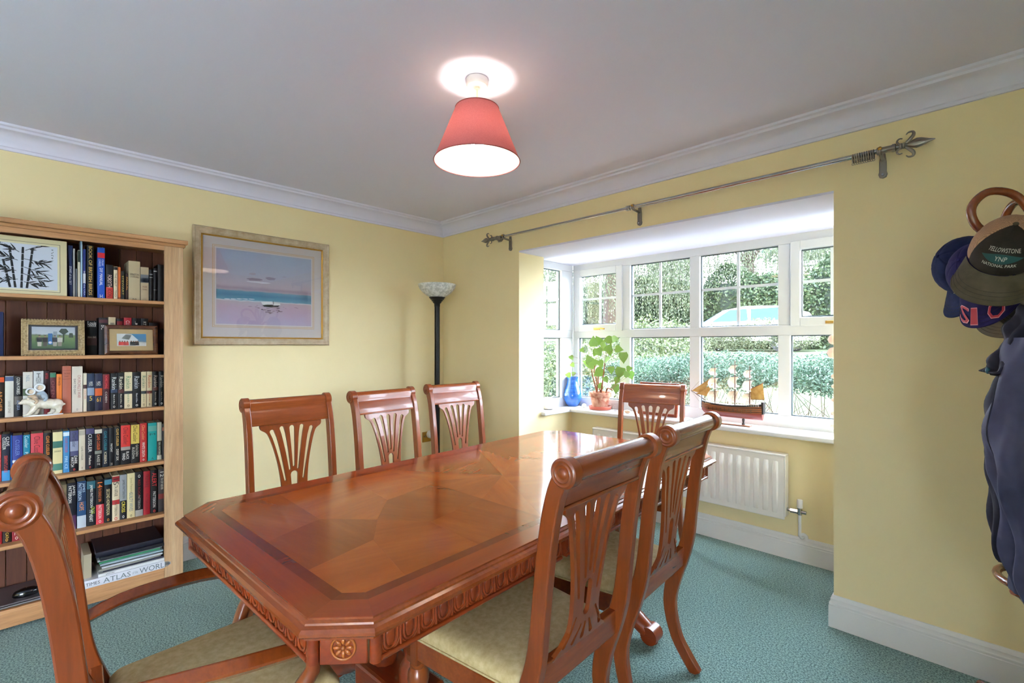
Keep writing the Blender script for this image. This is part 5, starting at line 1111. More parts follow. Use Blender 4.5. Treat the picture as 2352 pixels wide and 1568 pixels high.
MB().box(-HLN / 2 + .03, HLN / 2 - .01, -.02, .02, zd - .004, zd).build('deck', wood('ship_deck', '#8a6a44', '#a98658', '#bd9c70', 0, 5), ship, smooth=0)
MB().box(HLN / 2 - .07, HLN / 2 - .004, -.021, .021, zd, zd + .014).build('quarterdeck', HULL, ship, smooth=0)
ROPE = flat('#6a5640', .8); WRAIL = flat('#e3ddd2', .5)
for k in range(34):
    x = -HLN / 2 + HLN * (.1 + .86 * k / 33); MB().tube([(x, -.029, zd + .002), (x, -.029, zd + .016)], .0011, 5).build('rail_post', WRAIL, ship)
MB().tube([(-HLN / 2 + HLN * .1, -.029, zd + .016), (HLN / 2 - HLN * .04, -.029, zd + .016)], .0013, 5).build('handrail', WRAIL, ship)
for px, ptop in ((1642, 836), (1688, 829), (1722, 841)):
    x = sx_(px) - ship.location.x; zt = at_y(px, ptop, SY).z - vz
    ms = MB().tube([(x, 0, zd - .01), (x, 0, zt)], [.0042, .0020], 8).build('mast', flat('#6a2f1e', .4), ship)
    MB().lathe([(.005, 0), (.010, .003), (.010, .006), (.005, .008)], 12, (x, 0, zd + (zt - zd) * .36)).build('fighting_top', WRAIL, ms)
    MB().lathe([(.004, 0), (.007, .002), (.007, .004), (.003, .006)], 12, (x, 0, zd + (zt - zd) * .68)).build('crosstree', WRAIL, ms)
    for f0, f1, wd in ((.05, .32, .05), (.40, .64, .042), (.72, .90, .032)):
        z0 = zd + (zt - zd) * f0; z1_ = zd + (zt - zd) * f1
        yang = R(68)
        dx, dyy = math.cos(yang), math.sin(yang)
        MB().tube([(x - dx * wd, -dyy * wd, z1_), (x + dx * wd, dyy * wd, z1_)], .0016, 6).build('yard', flat('#4a2418', .4), ms)
        rg = []
        for i in range(7):
            v_ = i / 6; zz = z1_ + (z0 - z1_) * v_; rg.append([(x + dx * wd * .92 * (1 + .08 * v_) * u_ - .030 * math.sin(PI * v_) * (1 - .5 * u_ * u_) - .004, dyy * wd * .92 * u_ * (1 + .08 * v_) , zz) for u_ in [-1 + 2 * k / 6 for k in range(7)]])
        MB().loft(rg, cap=False, closed=False).build('square_sail', SAIL, ms, smooth=60)
    for k in range(5):
        for sy in (-1, 1): MB().tube([(x + .004 + .010 * k - .02, sy * .030, zd + .012), (x, sy * .004, zd + (zt - zd) * .36)], .0006, 4).build('shroud', ROPE, ms)
    for k in range(5):
        f = k / 5; MB().tube([(x - .016 * (1 - f), -.030 + .026 * f, zd + .012 + (zt - zd) * .34 * f), (x + .024 * (1 - f), -.030 + .026 * f, zd + .012 + (zt - zd) * .34 * f)], .0005, 4).build('ratline', ROPE, ms)
bow = Vector((sx_(1587) - ship.location.x, 0, at_y(1587, 896, SY).z - vz)); bs = Vector((-HLN / 2 + .02, 0, zd + .02))
MB().tube([bs, bow], [.004, .0018], 8).build('bowsprit', flat('#4a2a22', .4), ship)
fm = Vector((sx_(1642) - ship.location.x, 0, at_y(1642, 860, SY).z - vz))
for f0, f1 in ((.95, .35), (.62, .05)):
    a = bs.lerp(bow, f0); b = fm.lerp(Vector((fm.x, 0, zd + .03)), .0 if f0 > .8 else .3) + Vector((-.012, 0, -.012)); c_ = bs.lerp(bow, f1) + Vector((.02, 0, .022))
    md = (a + b + c_) / 3 + Vector((0, -.012, 0)); MB().add([a, b, c_, md], [(0, 1, 3), (1, 2, 3), (2, 0, 3)]).build('jib_sail', TANS, ship, smooth=60, recalc=False)
gx = sx_(1722) - ship.location.x
zs = lambda px, py: at_y(px, py, SY).z - vz
g0, g1_, g2_, g3_ = Vector((gx + .006, 0, zs(1725, 893))), Vector((sx_(1752) - ship.location.x, 0, zs(1752, 880))), Vector((sx_(1756) - ship.location.x, 0, zs(1756, 918))), Vector((gx + .006, 0, zs(1725, 917)))
MB().add([g0, g1_, g2_, g3_, (g0 + g2_) / 2 + Vector((0, -.01, 0))], [(0, 1, 4), (1, 2, 4), (2, 3, 4), (3, 0, 4)]).build('spanker_sail', TANS, ship, smooth=60, recalc=False)
MB().tube([g0, g1_ + (g1_ - g0) * .05], .0018, 6).build('gaff', flat('#8a3c2a', .4), ship); MB().tube([g3_, g2_], .0016, 6).build('boom', flat('#8a3c2a', .4), ship)
tp = [Vector((sx_(a) - ship.location.x, 0, zs(a, b))) for a, b in ((1642, 836), (1688, 829), (1722, 841))]
for a, b in ((bow, tp[0]), (bs.lerp(bow, .6), tp[0]), (tp[0], tp[1]), (tp[1], tp[2]), (tp[1], Vector((tp[0].x, 0, zd + .06))), (tp[2], Vector((tp[1].x, 0, zd + .05))), (tp[2], g1_), (tp[1], Vector((tp[2].x, 0, zd + .05))), (bow, Vector((-HLN / 2 + .01, 0, zd - .03)))): MB().tube([a, b], .0007, 4).build('stay', ROPE, ship)
st = [(-HLN * .38, -.02), (HLN * .30, -.02), (HLN * .30, .02), (-HLN * .38, .02)]
MB().box(-HLN * .36, HLN * .32, -.024, .024, 0, .010).build('stand_board', HULL, ship, smooth=0, bevel=.003)
for x in (-HLN * .20, HLN * .20): MB().lathe([(.010, .009), (.011, .014), (.006, .022), (.007, .032), (.009, .042), (.005, .054)], 14, (x, 0, 0)).build('stand_post', DARK, ship)
# ------------------------------------------------------------------ shell mobile by the right window
mob = thing('shell_mobile', 'hanging string of pale pink shells in the bay window end', 'mobile', (2.86, .72, OZ - .012))
MB().tube([(0, 0, 0), (0, 0, -1.22)], .0008, 5).build('string', flat('#d9d2c4', .7), mob)
for k, (zz, rr) in enumerate(((-.68, .030), (-.76, .034), (-.90, .014), (-.96, .012), (-1.04, .012), (-1.12, .014), (-1.20, .016))):
    rg = []
    for i in range(5):
        q_ = i / 4; rg.append([(rr * q_ * (1 + .05 * math.cos(8 * t)) * math.cos(t), -.35 * rr * (1 - q_ * q_), zz + rr * q_ * math.sin(t)) for t in [2 * PI * j / 20 for j in range(20)]] if i else [(.0001 * math.cos(t), -.35 * rr, zz + .0001 * math.sin(t)) for t in [2 * PI * j / 20 for j in range(20)]])
    rg += [[(p[0], p[1] + .003, p[2]) for p in r_] for r_ in rg[::-1]]
    MB().loft(rg).build('shell', flat('#e3bfae', .35, coat=.3), mob, smooth=60)

# ================================================================== COAT STAND
BENT = wood('bentwood', '#5c2a14', '#7c3e1e', '#96522a', 2, 2, .25, .5, 10, .03)
CS = Vector((3.665, -.385, 0))
stand = thing('coat_stand', 'bentwood hat and coat stand in front of the yellow window wall', 'coat stand', CS)
MB().tube([(0, 0, .02), (0, 0, 1.66)], .019, 14).build('post', BENT, stand)
base_a = math.atan2(.30, -.175)
for k in range(4):
    a = base_a + k * PI / 2; d = Vector((math.cos(a), math.sin(a), 0))
    pts = resample([d * .018 + UP * .36, d * .035 + UP * .24, d * .09 + UP * .12, d * .18 + UP * .055, d * .27 + UP * .028, d * .345 + UP * .016], 22)
    MB().tube(pts, .0155, 10).build('leg', BENT, stand)
    pts = resample([d * .018 + UP * 1.55, d * .05 + UP * 1.63, d * .13 + UP * 1.655, d * .205 + UP * 1.70, d * .225 + UP * 1.765, d * .18 + UP * 1.815, d * .11 + UP * 1.80, d * .06 + UP * 1.73, d * .02 + UP * 1.66], 48)
    MB().tube(pts, .0125, 14).build('hook', BENT, stand)
    e = Vector((math.cos(a + PI / 4), math.sin(a + PI / 4), 0))
    pts = resample([e * .018 + UP * 1.45, e * .07 + UP * 1.50, e * .13 + UP * 1.50, e * .165 + UP * 1.545, e * .15 + UP * 1.585], 16)
    MB().tube(pts, .010, 10).build('coat_hook', BENT, stand)
for k in range(4):
    a = base_a + .25 + k * PI / 2; d = Vector((math.cos(a), math.sin(a), 0))
    MB().tube(resample([d * .018 + UP * .40, d * .05 + UP * .44, d * .10 + UP * .52, d * .137 + UP * .545], 12), .0135, 10).build('ring_support', BENT, stand)
MB().tube([(.135 * math.cos(t), .135 * math.sin(t), .560) for t in [2 * PI * k / 36 for k in range(36)]], .012, 10, closed=True).build('umbrella_ring', BENT, stand)
# ------------------------------------------------------------------ caps
def cap(name, label, px, py, W, face_tilt, roll, mats, yawoff=0.0, sc=1.0, brim_drop=.35, mesh_back=None):
    c0 = at_w(px, py, W); tocam = (CAM - c0); tocam.z = 0; tocam.normalize()
    tocam = Matrix.Rotation(yawoff, 3, 'Z') @ tocam
    f = (tocam * math.cos(face_tilt) - UP * math.sin(face_tilt)).normalized(); s = UP.cross(f).normalized() * -1
    s = f.cross(UP).normalized(); u = s.cross(f).normalized()
    rm = Matrix.Rotation(roll, 3, f); s = rm @ s; u = rm @ u
    t = thing(name, label, 'cap'); M_ = Matrix((s, f, u)).transposed().to_4x4(); M_.translation = c0; t.matrix_world = M_
    rx, ry, rz = .082 * sc, .098 * sc, .098 * sc
    def dome(az, el, off=0.0):
        # az measured from the front (+y) towards +x
        bulge = 1.0 + .06 * math.cos(el) * max(0, math.cos(az))
        return Vector(((rx + off) * math.cos(el) * math.sin(az), (ry + off) * math.cos(el) * math.cos(az) * bulge, (rz + off) * math.sin(el) ** .9 if el > 0 else 0))
    crown, brimm, line = mats; stitch = flat('#2a2722', .9)
    for k in range(6):
        bnd = [R(q) for q in (-58, 0, 58, 105, 180, 255, 302)]; a0, a1 = bnd[k], bnd[k + 1]; rg = []
        for i in range(9):
            el = R(88) * i / 8
            rg.append([dome(a0 + (a1 - a0) * j / 8, el, -.0015 * (1 if j in (0, 8) else 0)) for j in range(9)])
        mt = mesh_back if (mesh_back and k > 1) else crown
        MB().loft(rg, cap=False, closed=False).build('crown_panel', mt, t, smooth=60)
    MB().ell((0, 0, rz), .007, .007, .004, 10, 6).build('button', brimm, t)
    def brim_pt(u_, v_, off=0.0):
        # u_ -1..1 across, v_ 0..1 outwards
        az = u_ * R(72); b = dome(az, 0.0, .001); ln = .082 * sc * (1 - .55 * abs(u_) ** 2.6)
        out = Vector((math.sin(az) * .35, 1, 0)).normalized(); p = b + out * ln * v_
        p.z += -brim_drop * .06 * v_ * 0.9 - .030 * sc * abs(u_) ** 2 * (.35 + .65 * v_) + off; return p
    for nm, of, mt in (('brim', .0, brimm), ('brim_lining', -.003, line)):
        MB().loft([[brim_pt(-1 + 2 * j / 20, i / 6, of) for j in range(21)] for i in range(7)], cap=False, closed=False).build(nm, mt, t, smooth=60)
    edge_ = [brim_pt(-1 + 2 * j / 28, 1.0, -.0015) for j in range(29)]
    MB().tube(edge_, .0022, 6).build('brim_edge', brimm, t)
    for q_ in (.86, .72, .58): MB().tube([brim_pt(-.95 + 1.9 * j / 28, q_, .0004) for j in range(29)], .0005, 4).build('stitching', stitch, t)
    return t, dome, brim_pt
def cloth(name, c1, c2, sc=12, rough=.85): return noisy(name, c1, c2, sc, rough, .15, .003, 4, .15, (.35, .65))
OLIVE = cloth('olive_twill', '#4a4436', '#5c5444'); CHAR = cloth('charcoal_canvas', '#26221f', '#38322c'); NAVY = cloth('navy_cotton', '#1c2140', '#2b3358'); PURP = cloth('purple_navy_cotton', '#1f1a44', '#2e2858'); GREYC = cloth('grey_cotton', '#6f685e', '#857d70'); LININ = cloth('dark_lining', '#14141c', '#1e1e28')
m, nt, b = new_mat('tan_mesh'); ch = tex(nt, 'Checker', coords(nt, (1, 1, 1)).outputs[0], Scale=420); ch.inputs['Color1'].default_value = lin('#b58c68'); ch.inputs['Color2'].default_value = lin('#7a5a40'); nt.links.new(ch.outputs[0], b.inputs['Base Color']); b.inputs['Roughness'].default_value = .8; TANM = m
c1_, dm, bp = cap('ballcap', 'navy cotton cap hanging furthest out behind the lettered cap', 2222, 608, 1.74, R(70), R(-6), (NAVY, NAVY, LININ), R(-62), 1.04)
c2_, dm, bp = cap('ballcap', 'purple-navy cap with red outlined letters on its downturned brim', 2258, 624, 1.54, R(66), R(26), (PURP, PURP, LININ), R(-12), 1.0)
REDL, PINK = flat('#b02c3a', .7), flat('#d98a90', .7)
for nm, off, grow, mt in (('letter_outline', .0016, .10, PINK), ('letter', .0022, 0, REDL)):
    for i, chh in enumerate('SIO'):
        u0 = -.62 + .40 * i
        lettering(chh, lambda u, v: bp(-(u0 + ((u - .5) * (1 + grow) + .5) * (.16 if chh == 'I' else .34)), .90 - .62 * ((v - .5) * (1 + grow) + .5), off), mt, c2_, nm)
c3_, dm, bp = cap('ballcap', 'olive and tan mesh cap embroidered Yellowstone National Park', 2312, 574, 1.44, R(48), R(-26), (CHAR, OLIVE, LININ), R(-20), 1.04, .6, TANM)
LTX = flat('#cfc8ba', .7)
def dome_text(s, az0, az1, el0, el1, mt, par, dm_, bow=0.0): lettering(s, lambda u, v: dm_(az1 + (az0 - az1) * u, el0 + (el1 - el0) * v + bow * math.sin(PI * u), .0022), mt, par, 'embroidery')
MB().loft([[dm(R(-36 + 72 * j / 16), R(28) + R(8) * (1 if i else -1) * math.sin(PI * (j + .01) / 16.02), .0012) for j in range(17)] for i in range(2)], cap=False, closed=False).build('green_patch', flat('#1c4a48', .7), c3_)
dome_text('YELLOWSTONE', R(-30), R(30), R(37), R(44), LTX, c3_, dm, R(2)); dome_text('YNP', R(-10), R(10), R(25), R(32), LTX, c3_, dm); dome_text('NATIONAL PARK', R(-26), R(26), R(15), R(20), LTX, c3_, dm)
c4_, dm, bp = cap('ballcap', 'plain grey-brown cap tucked under the Yellowstone cap', 2376, 640, 1.50, R(62), R(-6), (GREYC, GREYC, flat('#b8926a', .8)), R(8), 1.0)
c5_, dm, bp = cap('ballcap', 'dark grey cap half hidden behind the lettered brim', 2322, 662, 1.66, R(66), R(-14), (CHAR, GREYC, LININ), R(-25), .95)
# ------------------------------------------------------------------ hanging jackets
def garment(name, label, left, W0, wid, thick, mat, folds=7, seed=1, amp=.010, closed_top=True):
    rg = random.Random(seed); ph = [rg.uniform(0, 6.28) for _ in range(4)]
    t = thing(name, label, 'jacket'); rings = []; base = at_w(left[-1][0], left[-1][1], W0); t.location = (base.x, base.y, base.z)
    L = resample([(a, b, c_) for a, b, c_ in left], 40)
    n = 44
    for i, p in enumerate(L):
        e = at_w(p.x, p.y, W0); wd = wid * p.z; cen = e + RT * wd; f = i / 39
        ring = []
        for k in range(n):
            a = 2 * PI * k / n; fo = amp * f * (math.sin(folds * a + ph[0] + 2.0 * f) + .6 * math.sin((folds + 4) * a + ph[1] - 3 * f)) + amp * .9 * math.sin(11 * f + 2 * a + ph[2]) * math.sin(3 * a + 5 * f + ph[3]) + amp * .4 * math.sin(26 * f - 3 * a + ph[1])
            q_ = cen + RT * ((wd + fo) * math.cos(a)) + FW * ((thick * (.55 + .45 * p.z) + fo) * math.sin(a)); ring.append(q_ - t.location)
        rings.append(ring)
    MB().loft(rings).build('body', mat, t, smooth=70)
    return t, rings
JK = cloth('slate_shell_fabric', '#3a3a50', '#4e4e68', 5, .6); JK2 = cloth('black_shell_fabric', '#24232e', '#343240', 5, .65); JK3 = cloth('ink_blue_fabric', '#20233a', '#2e3250', 5, .6)
g1, rr1 = garment('jacket', 'long slate waterproof jacket hanging in front on the coat stand', [(2338, 775, .8), (2318, 850, .95), (2296, 930, 1.05), (2284, 1010, 1.1), (2288, 1080, 1.1), (2304, 1150, 1.0), (2320, 1240, .92), (2332, 1320, .82), (2352, 1378, .7)], 1.36, .085, .06, JK, 5, 4, .013)
MB().tube([rr1[k][20] for k in range(4, 36)], .0022, 5).build('seam', JK2, g1)
g2, rr2 = garment('jacket', 'black jacket sleeve and side hanging behind the slate one', [(2318, 850, .7), (2290, 890, .9), (2278, 950, 1.0), (2270, 1040, 1.05), (2276, 1110, 1.0), (2284, 1200, .9), (2298, 1280, .75), (2306, 1292, .6)], 1.50, .075, .05, JK2, 5, 9, .010)
g3, rr3 = garment('jacket', 'dark hooded coat bunched at the top below the caps', [(2352, 700, .6), (2326, 745, .8), (2305, 800, .95), (2289, 845, 1.0), (2287, 858, .95), (2330, 866, .7)], 1.40, .10, .06, JK2, 7, 3, .014)
MB().tube([rr3[k][18] for k in range(2, 34)], .002, 5).build('zip', flat('#5a5e66', .3, .7), g3); MB().ell(rr3[26][19], .006, .006, .010, 8, 6).build('toggle', flat('#1f4a58', .5), g3)
# ================================================================== OUTSIDE
GZ0 = -.35
struct(MB().box(-60, 60, .95, 90, GZ0 - .3, GZ0).build('ground_lawn', noisy('lawn', '#26331d', '#3e472d', 6, .95, .4, .02), smooth=0))
struct(MB().box(-60, 60, -70, RY - .31, GZ0 - .3, GZ0).build('ground_patio', noisy('patio', '#6a675f', '#827e74', 4, .9), smooth=0))
struct(MB().box(-8, 9, .951, 5.6, GZ0 - .1, GZ0 + .02).build('ground_bed', noisy('dark_soil', '#120d0a', '#241b15', 12, .95, .5, .02), smooth=0))
def leaves(n, rng, place, size, flatn=.5, asp=1.8, droop=None):
    vs = []; fs = []
    for _ in range(n):
        c0, nrm = place(rng)
        d = Vector((rng.gauss(0, 1), rng.gauss(0, 1), rng.gauss(0, 1))) + (droop if droop else Vector((0, 0, 0)))
        u = Vector((rng.gauss(0, 1), rng.gauss(0, 1), rng.gauss(0, 1))).normalized() * (1 - flatn) + nrm * flatn
        d.normalize(); sd = d.cross(u)
        if sd.length < 1e-4: continue
        sd.normalize(); L = size * rng.uniform(.6, 1.3); w_ = L / asp; k = len(vs)
        vs += [c0 - d * L * .5, c0 + sd * w_ * .5, c0 + d * L * .5, c0 - sd * w_ * .5]; fs.append((k, k + 1, k + 2, k + 3))
    return vs, fs
def foliage(root, n, seed, place, size, mat, name='foliage', **kw):
    rng = random.Random(seed); vs, fs = leaves(n, rng, place, size, **kw)
    me = bpy.data.meshes.new(name); me.from_pydata(vs, [], fs); me.materials.append(mat)
    o = link(name, me, root); o['kind'] = 'stuff'; return o
def blob_place(blobs, shell=.8):
    tot = sum(b[3] * b[4] for b in blobs)
    def f(rng):
        b = rng.choices(blobs, weights=[q[3] * q[4] for q in blobs])[0]
        d = Vector((rng.gauss(0, 1), rng.gauss(0, 1), rng.gauss(0, 1))).normalized(); r_ = rng.uniform(shell, 1.03) + .05 * rng.gauss(0, 1)
        return Vector((b[0] + d.x * b[3] * r_, b[1] + d.y * b[4] * r_, b[2] + d.z * b[5] * r_)), d
    return f
JUN = leaf_mat('juniper_leaf', '#17281f', '#2e4435', '#4e6454', 2.0); HED = leaf_mat('hedge_leaf', '#132516', '#2e3e27', '#576343', 1.5); WIL = leaf_mat('willow_leaf', '#232c1a', '#39402c', '#545c40', .8); DKT = leaf_mat('dark_tree_leaf', '#193128', '#2b443a', '#435b4d', 1.0); BRI = leaf_mat('bright_shrub_leaf', '#213019', '#394326', '#575e3f', 2.5); CLIP = leaf_mat('clipped_hedge_leaf', '#2f3923', '#474e36', '#636752', 3)
TWIG = noisy('twig_bark', '#241a16', '#44352c', 20, .9, .3, .003)
def twigs(root, n, seed, org, spread, L, r_=.006):
    rng = random.Random(seed); m = MB()
    for _ in range(n):
        a = rng.uniform(0, 2 * PI); o = Vector(org) + Vector((rng.uniform(-1, 1) * spread[0], rng.uniform(-1, 1) * spread[1], 0)); d = Vector((math.cos(a), math.sin(a), rng.uniform(.3, 1.2))).normalized()
        P = [o]
        for k in range(4): d = (d + Vector((rng.gauss(0, .35), rng.gauss(0, .35), rng.gauss(0, .25)))).normalized(); P.append(P[-1] + d * L / 4)
        m.tube(P, [r_ * (1 - .2 * k) for k in range(5)], 5)
    o = m.build('branches', TWIG, root); return o
def shrub(name, label, loc, blobs, n, size, mat, seed, group=None, tw=None, shell=.8, **kw):
    t = thing(name, label, 'shrub', loc, 0, group); foliage(t, n, seed, blob_place(blobs, shell), size, mat, **kw)
    if tw: twigs(t, tw[0], seed + 1, (0, 0, .02), tw[1], tw[2], tw[3] if len(tw) > 3 else .006)
    return t
SG = 'junipers in the bed below the bay window'
gz = GZ0
# spreading junipers close to the window: leafy crowns above bare twiggy undersides
for i, (x, y, hh, rx, lb) in enumerate(((1.35, 3.1, 1.30, .95, 'spreading blue-green juniper left of the model ship'), (2.75, 2.55, 1.32, .85, 'spreading blue-green juniper behind the model ship'), (4.1, 2.35, 1.34, .8, 'spreading blue-green juniper at the coat stand end of the bay'), (.0, 4.0, 1.2, .9, 'spreading blue-green juniper beyond the potted plant'))):
    bl = [(0, 0, hh + .10, rx, .55, .20), (-.45, .12, hh + .05, .55, .5, .17), (.5, -.02, hh + .09, .5, .5, .18), (.1, -.35, hh + .0, .5, .3, .13)]
    t = shrub('juniper_shrub', lb, (x, y, gz), bl, 22000, .034, JUN, 20 + i, SG, (190, (.5, .25), 1.5, .008), .45, asp=2.4, flatn=.2)
# low leafy shrubs right under the glass
for i, (x, y, hh, lb) in enumerate(((2.45, 1.75, .55, 'low pale green shrub in front of the juniper behind the ship'), (3.2, 1.6, .62, 'low pale green shrub near the coat stand end of the bay'), (1.2, 2.0, .62, 'low green shrub below the glass beyond the plant pot'), (.25, 1.75, .80, 'low leafy shrub outside the side light behind the candle'))):
    shrub('low_shrub', lb, (x, y, gz), [(0, 0, hh, .45, .3, .4), (.3, .1, hh - .1, .3, .25, .35), (-.3, .05, hh - .12, .3, .25, .35)], 5500, .036, leaf_mat('low_leaf_%d' % i, '#16261b', '#2a3c30', '#4d5d4c', 4), 40 + i, 'low shrubs under the bay', (25, (.2, .1), .6), .6, flatn=.3)
for i, (x, y, r_, h) in enumerate(((-1.2, 3.0, .8, 1.3), (-.7, 5.2, 1.0, 1.4))):
    shrub('bright_shrub', ('bright yellow-green shrub outside the side light', 'bright yellow-green shrub further down the garden beyond the vase')[i], (x, y, gz), [(0, 0, h, r_, r_, .8), (.4, -.3, h - .5, r_ * .7, r_ * .7, .7)], 11000, .055, BRI, 60 + i, 'bright shrubs', (20, (.2, .2), 1.2), .6, flatn=.3)
# clipped hedge and tall leafy hedge further off
def hedge(name, label, x0, x1, y, d, h, n, size, mat, seed, cat='hedge', z0=gz, bumps=.15):
    t = thing(name, label, cat, ((x0 + x1) / 2, y, z0)); hw = (x1 - x0) / 2
    def pl(rng):
        x = rng.uniform(-hw, hw); b = bumps * (math.sin(x * 1.7) + .6 * math.sin(x * 3.1 + 1)); k = rng.random()
        if k < .72: return Vector((x, -d / 2 + b * .6 + rng.gauss(0, .07), rng.uniform(0, h + b))), Vector((0, -1, .2))
        return Vector((x, rng.uniform(-d / 2, d / 2), h + b + rng.gauss(0, .07))), Vector((0, 0, 1))
    foliage(t, n, seed, pl, size, mat, flatn=.45)
    MB().box(-hw, hw, -d / 2 + .25, d / 2, 0, h - .25).build('inner_branches', flat('#141f16', .95), t, smooth=0); return t
LZ = 1.05                                # the lane lies higher than the house
struct(MB().add([(-60, 6.5, GZ0 - .05), (60, 6.5, GZ0 - .05), (60, 11.5, LZ), (-60, 11.5, LZ), (60, 90, LZ + 1.5), (-60, 90, LZ + 1.5)], [(0, 1, 2, 3), (3, 2, 4, 5)]).build('ground_bank', noisy('bank_grass', '#26331d', '#414b30', 3, .95, .4, .02), smooth=0))
hedge('clipped_hedge', 'low clipped pale hedge running along the lane beyond the plant', -17, -3.9, 13.0, .7, 1.15, 20000, .06, CLIP, 80, z0=.85, bumps=.03)
hedge('tall_hedge', 'tall leafy hedge along the far side of the lane', -26, 9, 18.4, 1.6, 3.1, 90000, .135, HED, 81, z0=LZ, bumps=.35)
for i, (x, y, h_, lb) in enumerate(((-1.9, 12.6, .62, 'pale leafy shrub in front of the parked car bonnet'), (.1, 12.2, .66, 'pale leafy shrub in front of the parked car boot'))):
    shrub('lane_shrub', lb, (x - 1.2, y, LZ - .05), [(0, 0, h_, 1.0, .4, .45), (.9, 0, h_ - .05, .7, .4, .4), (-.9, 0, h_ - .1, .7, .4, .4)], 7000, .06, CLIP, 85 + i, 'pale shrubs by the lane', (15, (.4, .1), .6), .6, flatn=.3)
# fence above the hedge at the right
fen = thing('garden_fence', 'white slatted fence panel showing above the tall hedge', 'fence', (-.6, 22.4, LZ))
for k in range(4): MB().box(-3.6, 3.6, -.02, .02, 3.15 + .26 * k, 3.34 + .26 * k).build('rail', flat('#e6e8ea', .6), fen, smooth=0)
for k in range(6): MB().box(-3.6 + 1.42 * k, -3.5 + 1.42 * k, -.05, .05, -.2, 4.3).build('post', flat('#dfe2e4', .6), fen, smooth=0)
dt = thing('dark_tree', 'dense blue-green tree rising behind the white fence', 'tree', (-.5, 29, LZ)); foliage(dt, 12000, 90, blob_place([(0, 0, 6.2, 4.5, 2, 2.2), (-3.0, 0, 6.6, 3.0, 2, 2.2), (2.5, 0, 5.8, 2.5, 2, 1.8)], .6), .34, DKT, flatn=.3); MB().tube([(0, 0, -.2), (.1, 0, 5.5)], [.3, .2], 10).build('trunk', TWIG, dt)
def willow(name, label, loc, R_, H_, n, seed, cover):
    t = thing(name, label, 'tree', loc); rng = random.Random(seed); vs = []; fs = []
    strands = []
    for _ in range(n):
        a = rng.uniform(0, 2 * PI); r_ = R_ * math.sqrt(rng.uniform(.25, 1)); top = H_ * (1 - .35 * (r_ / R_) ** 2) + rng.gauss(0, .25); L = rng.uniform(.35, .8) * (top - .6) * cover
        x, y = r_ * math.cos(a), r_ * math.sin(a); k = int(L / .13)
        for j in range(k):
            z = top - j * .13; dx = .05 * math.sin(j * .4 + a * 7); ang = rng.uniform(0, PI); d = Vector((rng.gauss(0, .35), rng.gauss(0, .35), -1)).normalized() * rng.uniform(.08, .13); s_ = Vector((math.cos(ang), math.sin(ang), 0)) * .022
            c0 = Vector((x + dx, y, z)); q = len(vs); vs += [c0, c0 + d * .5 + s_, c0 + d, c0 + d * .5 - s_]; fs.append((q, q + 1, q + 2, q + 3))
    me = bpy.data.meshes.new('foliage'); me.from_pydata(vs, [], fs); me.materials.append(WIL); o = link('foliage', me, t); o['kind'] = 'stuff'
    MB().tube([(0, 0, 0), (.15, 0, H_ * .4), (.1, .1, H_ * .8)], [.35, .28, .12], 12).build('trunk', TWIG, t)
    rngb = random.Random(seed + 1); m = MB()
    for k in range(9):
        a = 2 * PI * k / 9; m.tube(resample([(.1, 0, H_ * .55), (R_ * .4 * math.cos(a), R_ * .4 * math.sin(a), H_ * .9), (R_ * .85 * math.cos(a), R_ * .85 * math.sin(a), H_ * .75)], 8), [.10 - .011 * q for q in range(8)], 6)
    m.build('boughs', TWIG, t); return t
willow('weeping_willow', 'pale weeping willow with trailing branches over the hedge beyond the plant', (-8.2, 15.2, LZ - .2), 3.6, 6.6, 1700, 100, 1.1)
willow('weeping_willow', 'pale weeping willow with trailing branches beyond the parked car', (-4.6, 21.5, LZ), 4.6, 7.2, 2000, 101, .9)
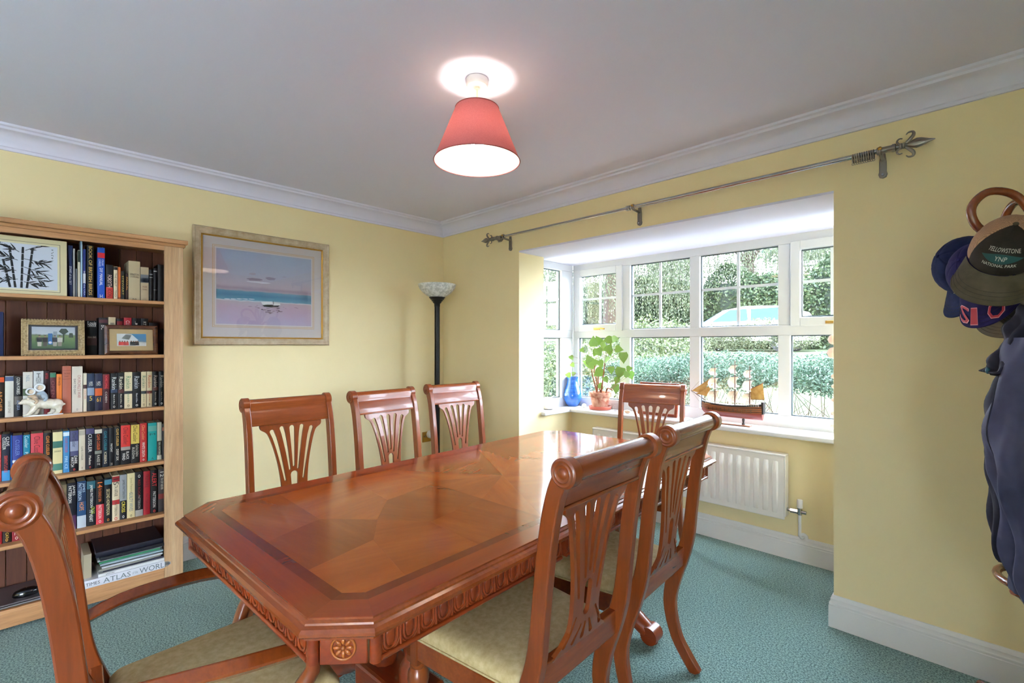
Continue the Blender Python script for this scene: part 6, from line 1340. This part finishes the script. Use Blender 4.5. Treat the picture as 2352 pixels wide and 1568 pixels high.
# ------------------------------------------------------------------ parked car
car = thing('parked_car', 'white hatchback car parked on the lane in front of the tall hedge', 'car', (-2.45, 15.2, LZ + .07), R(180))
CW = flat('#e8eaec', .15, coat=.8, name='white_car_paint'); CG = flat('#2c3f4a', .35, spec=.1, name='car_window')
def carbody(prof, hw, mat, name, y_in=0.0):
    rings = []
    for s, k in ((-1, .90), (-.94, 1.0), (.94, 1.0), (1, .90)): rings.append([(x, s * hw, .75 + (z - .75) * (k if z > .75 else 1)) for x, z in prof])
    return MB().loft(rings).build(name, mat, car, smooth=30)
carbody([(-2.0, .35), (2.0, .35), (2.08, .6), (2.02, .88), (1.2, .98), (-1.75, 1.02), (-2.02, .9), (-2.06, .55)], .86, CW, 'lower_body')
carbody([(1.35, .95), (.55, 1.42), (-.2, 1.53), (-1.1, 1.50), (-1.75, 1.32), (-1.98, .98)], .74, CW, 'cabin')
for x0, x1, sl0, sl1, nm in ((-.28, .95, .05, -.62, 'front_side_window'), (-1.22, -.36, .0, .0, 'rear_side_window'), (-1.75, -1.30, .22, .0, 'quarter_light')):
    for s in (-1, 1): MB().prism([(x0, 1.02), (x1, 1.02), (x1 + sl1, 1.42), (x0 + sl0, 1.44)] if nm != 'quarter_light' else [(x0, 1.04), (x1, 1.02), (x1, 1.42), (x0 + .12, 1.32)], lambda u, v, w_: (u, s * w_, v), .70, .752).build(nm, CG, car, smooth=0)
MB().prism([(1.30, .99), (1.36, 1.0), (.60, 1.43), (.54, 1.42)], lambda u, v, w_: (u, w_, v), -.62, .62).build('windscreen', CG, car, smooth=0)
for x in (-1.3, 1.3):
    for s in (-1, 1):
        wh = MB().lathe([(.18, -.09), (.31, -.085), (.31, .085), (.18, .09)], 28, (x, s * .78, .31), axis=1).build('wheel', flat('#15161a', .7), car); MB().lathe([(.02, -.095), (.18, -.092), (.18, .092), (.02, .095)], 18, (x, s * .78, .31), axis=1).build('hub', flat('#9a9ea4', .3, .8), wh)
for s in (-1, 1): MB().box(1.9, 2.07, s * .62 - .15, s * .62 + .15, .66, .80).build('headlamp', flat('#cfd6dc', .1, coat=1), car, smooth=0, bevel=.03); MB().box(-2.08, -1.9, s * .7 - .10, s * .7 + .10, .75, .98).build('tail_lamp', flat('#b02030', .2, coat=1), car, smooth=0, bevel=.02)
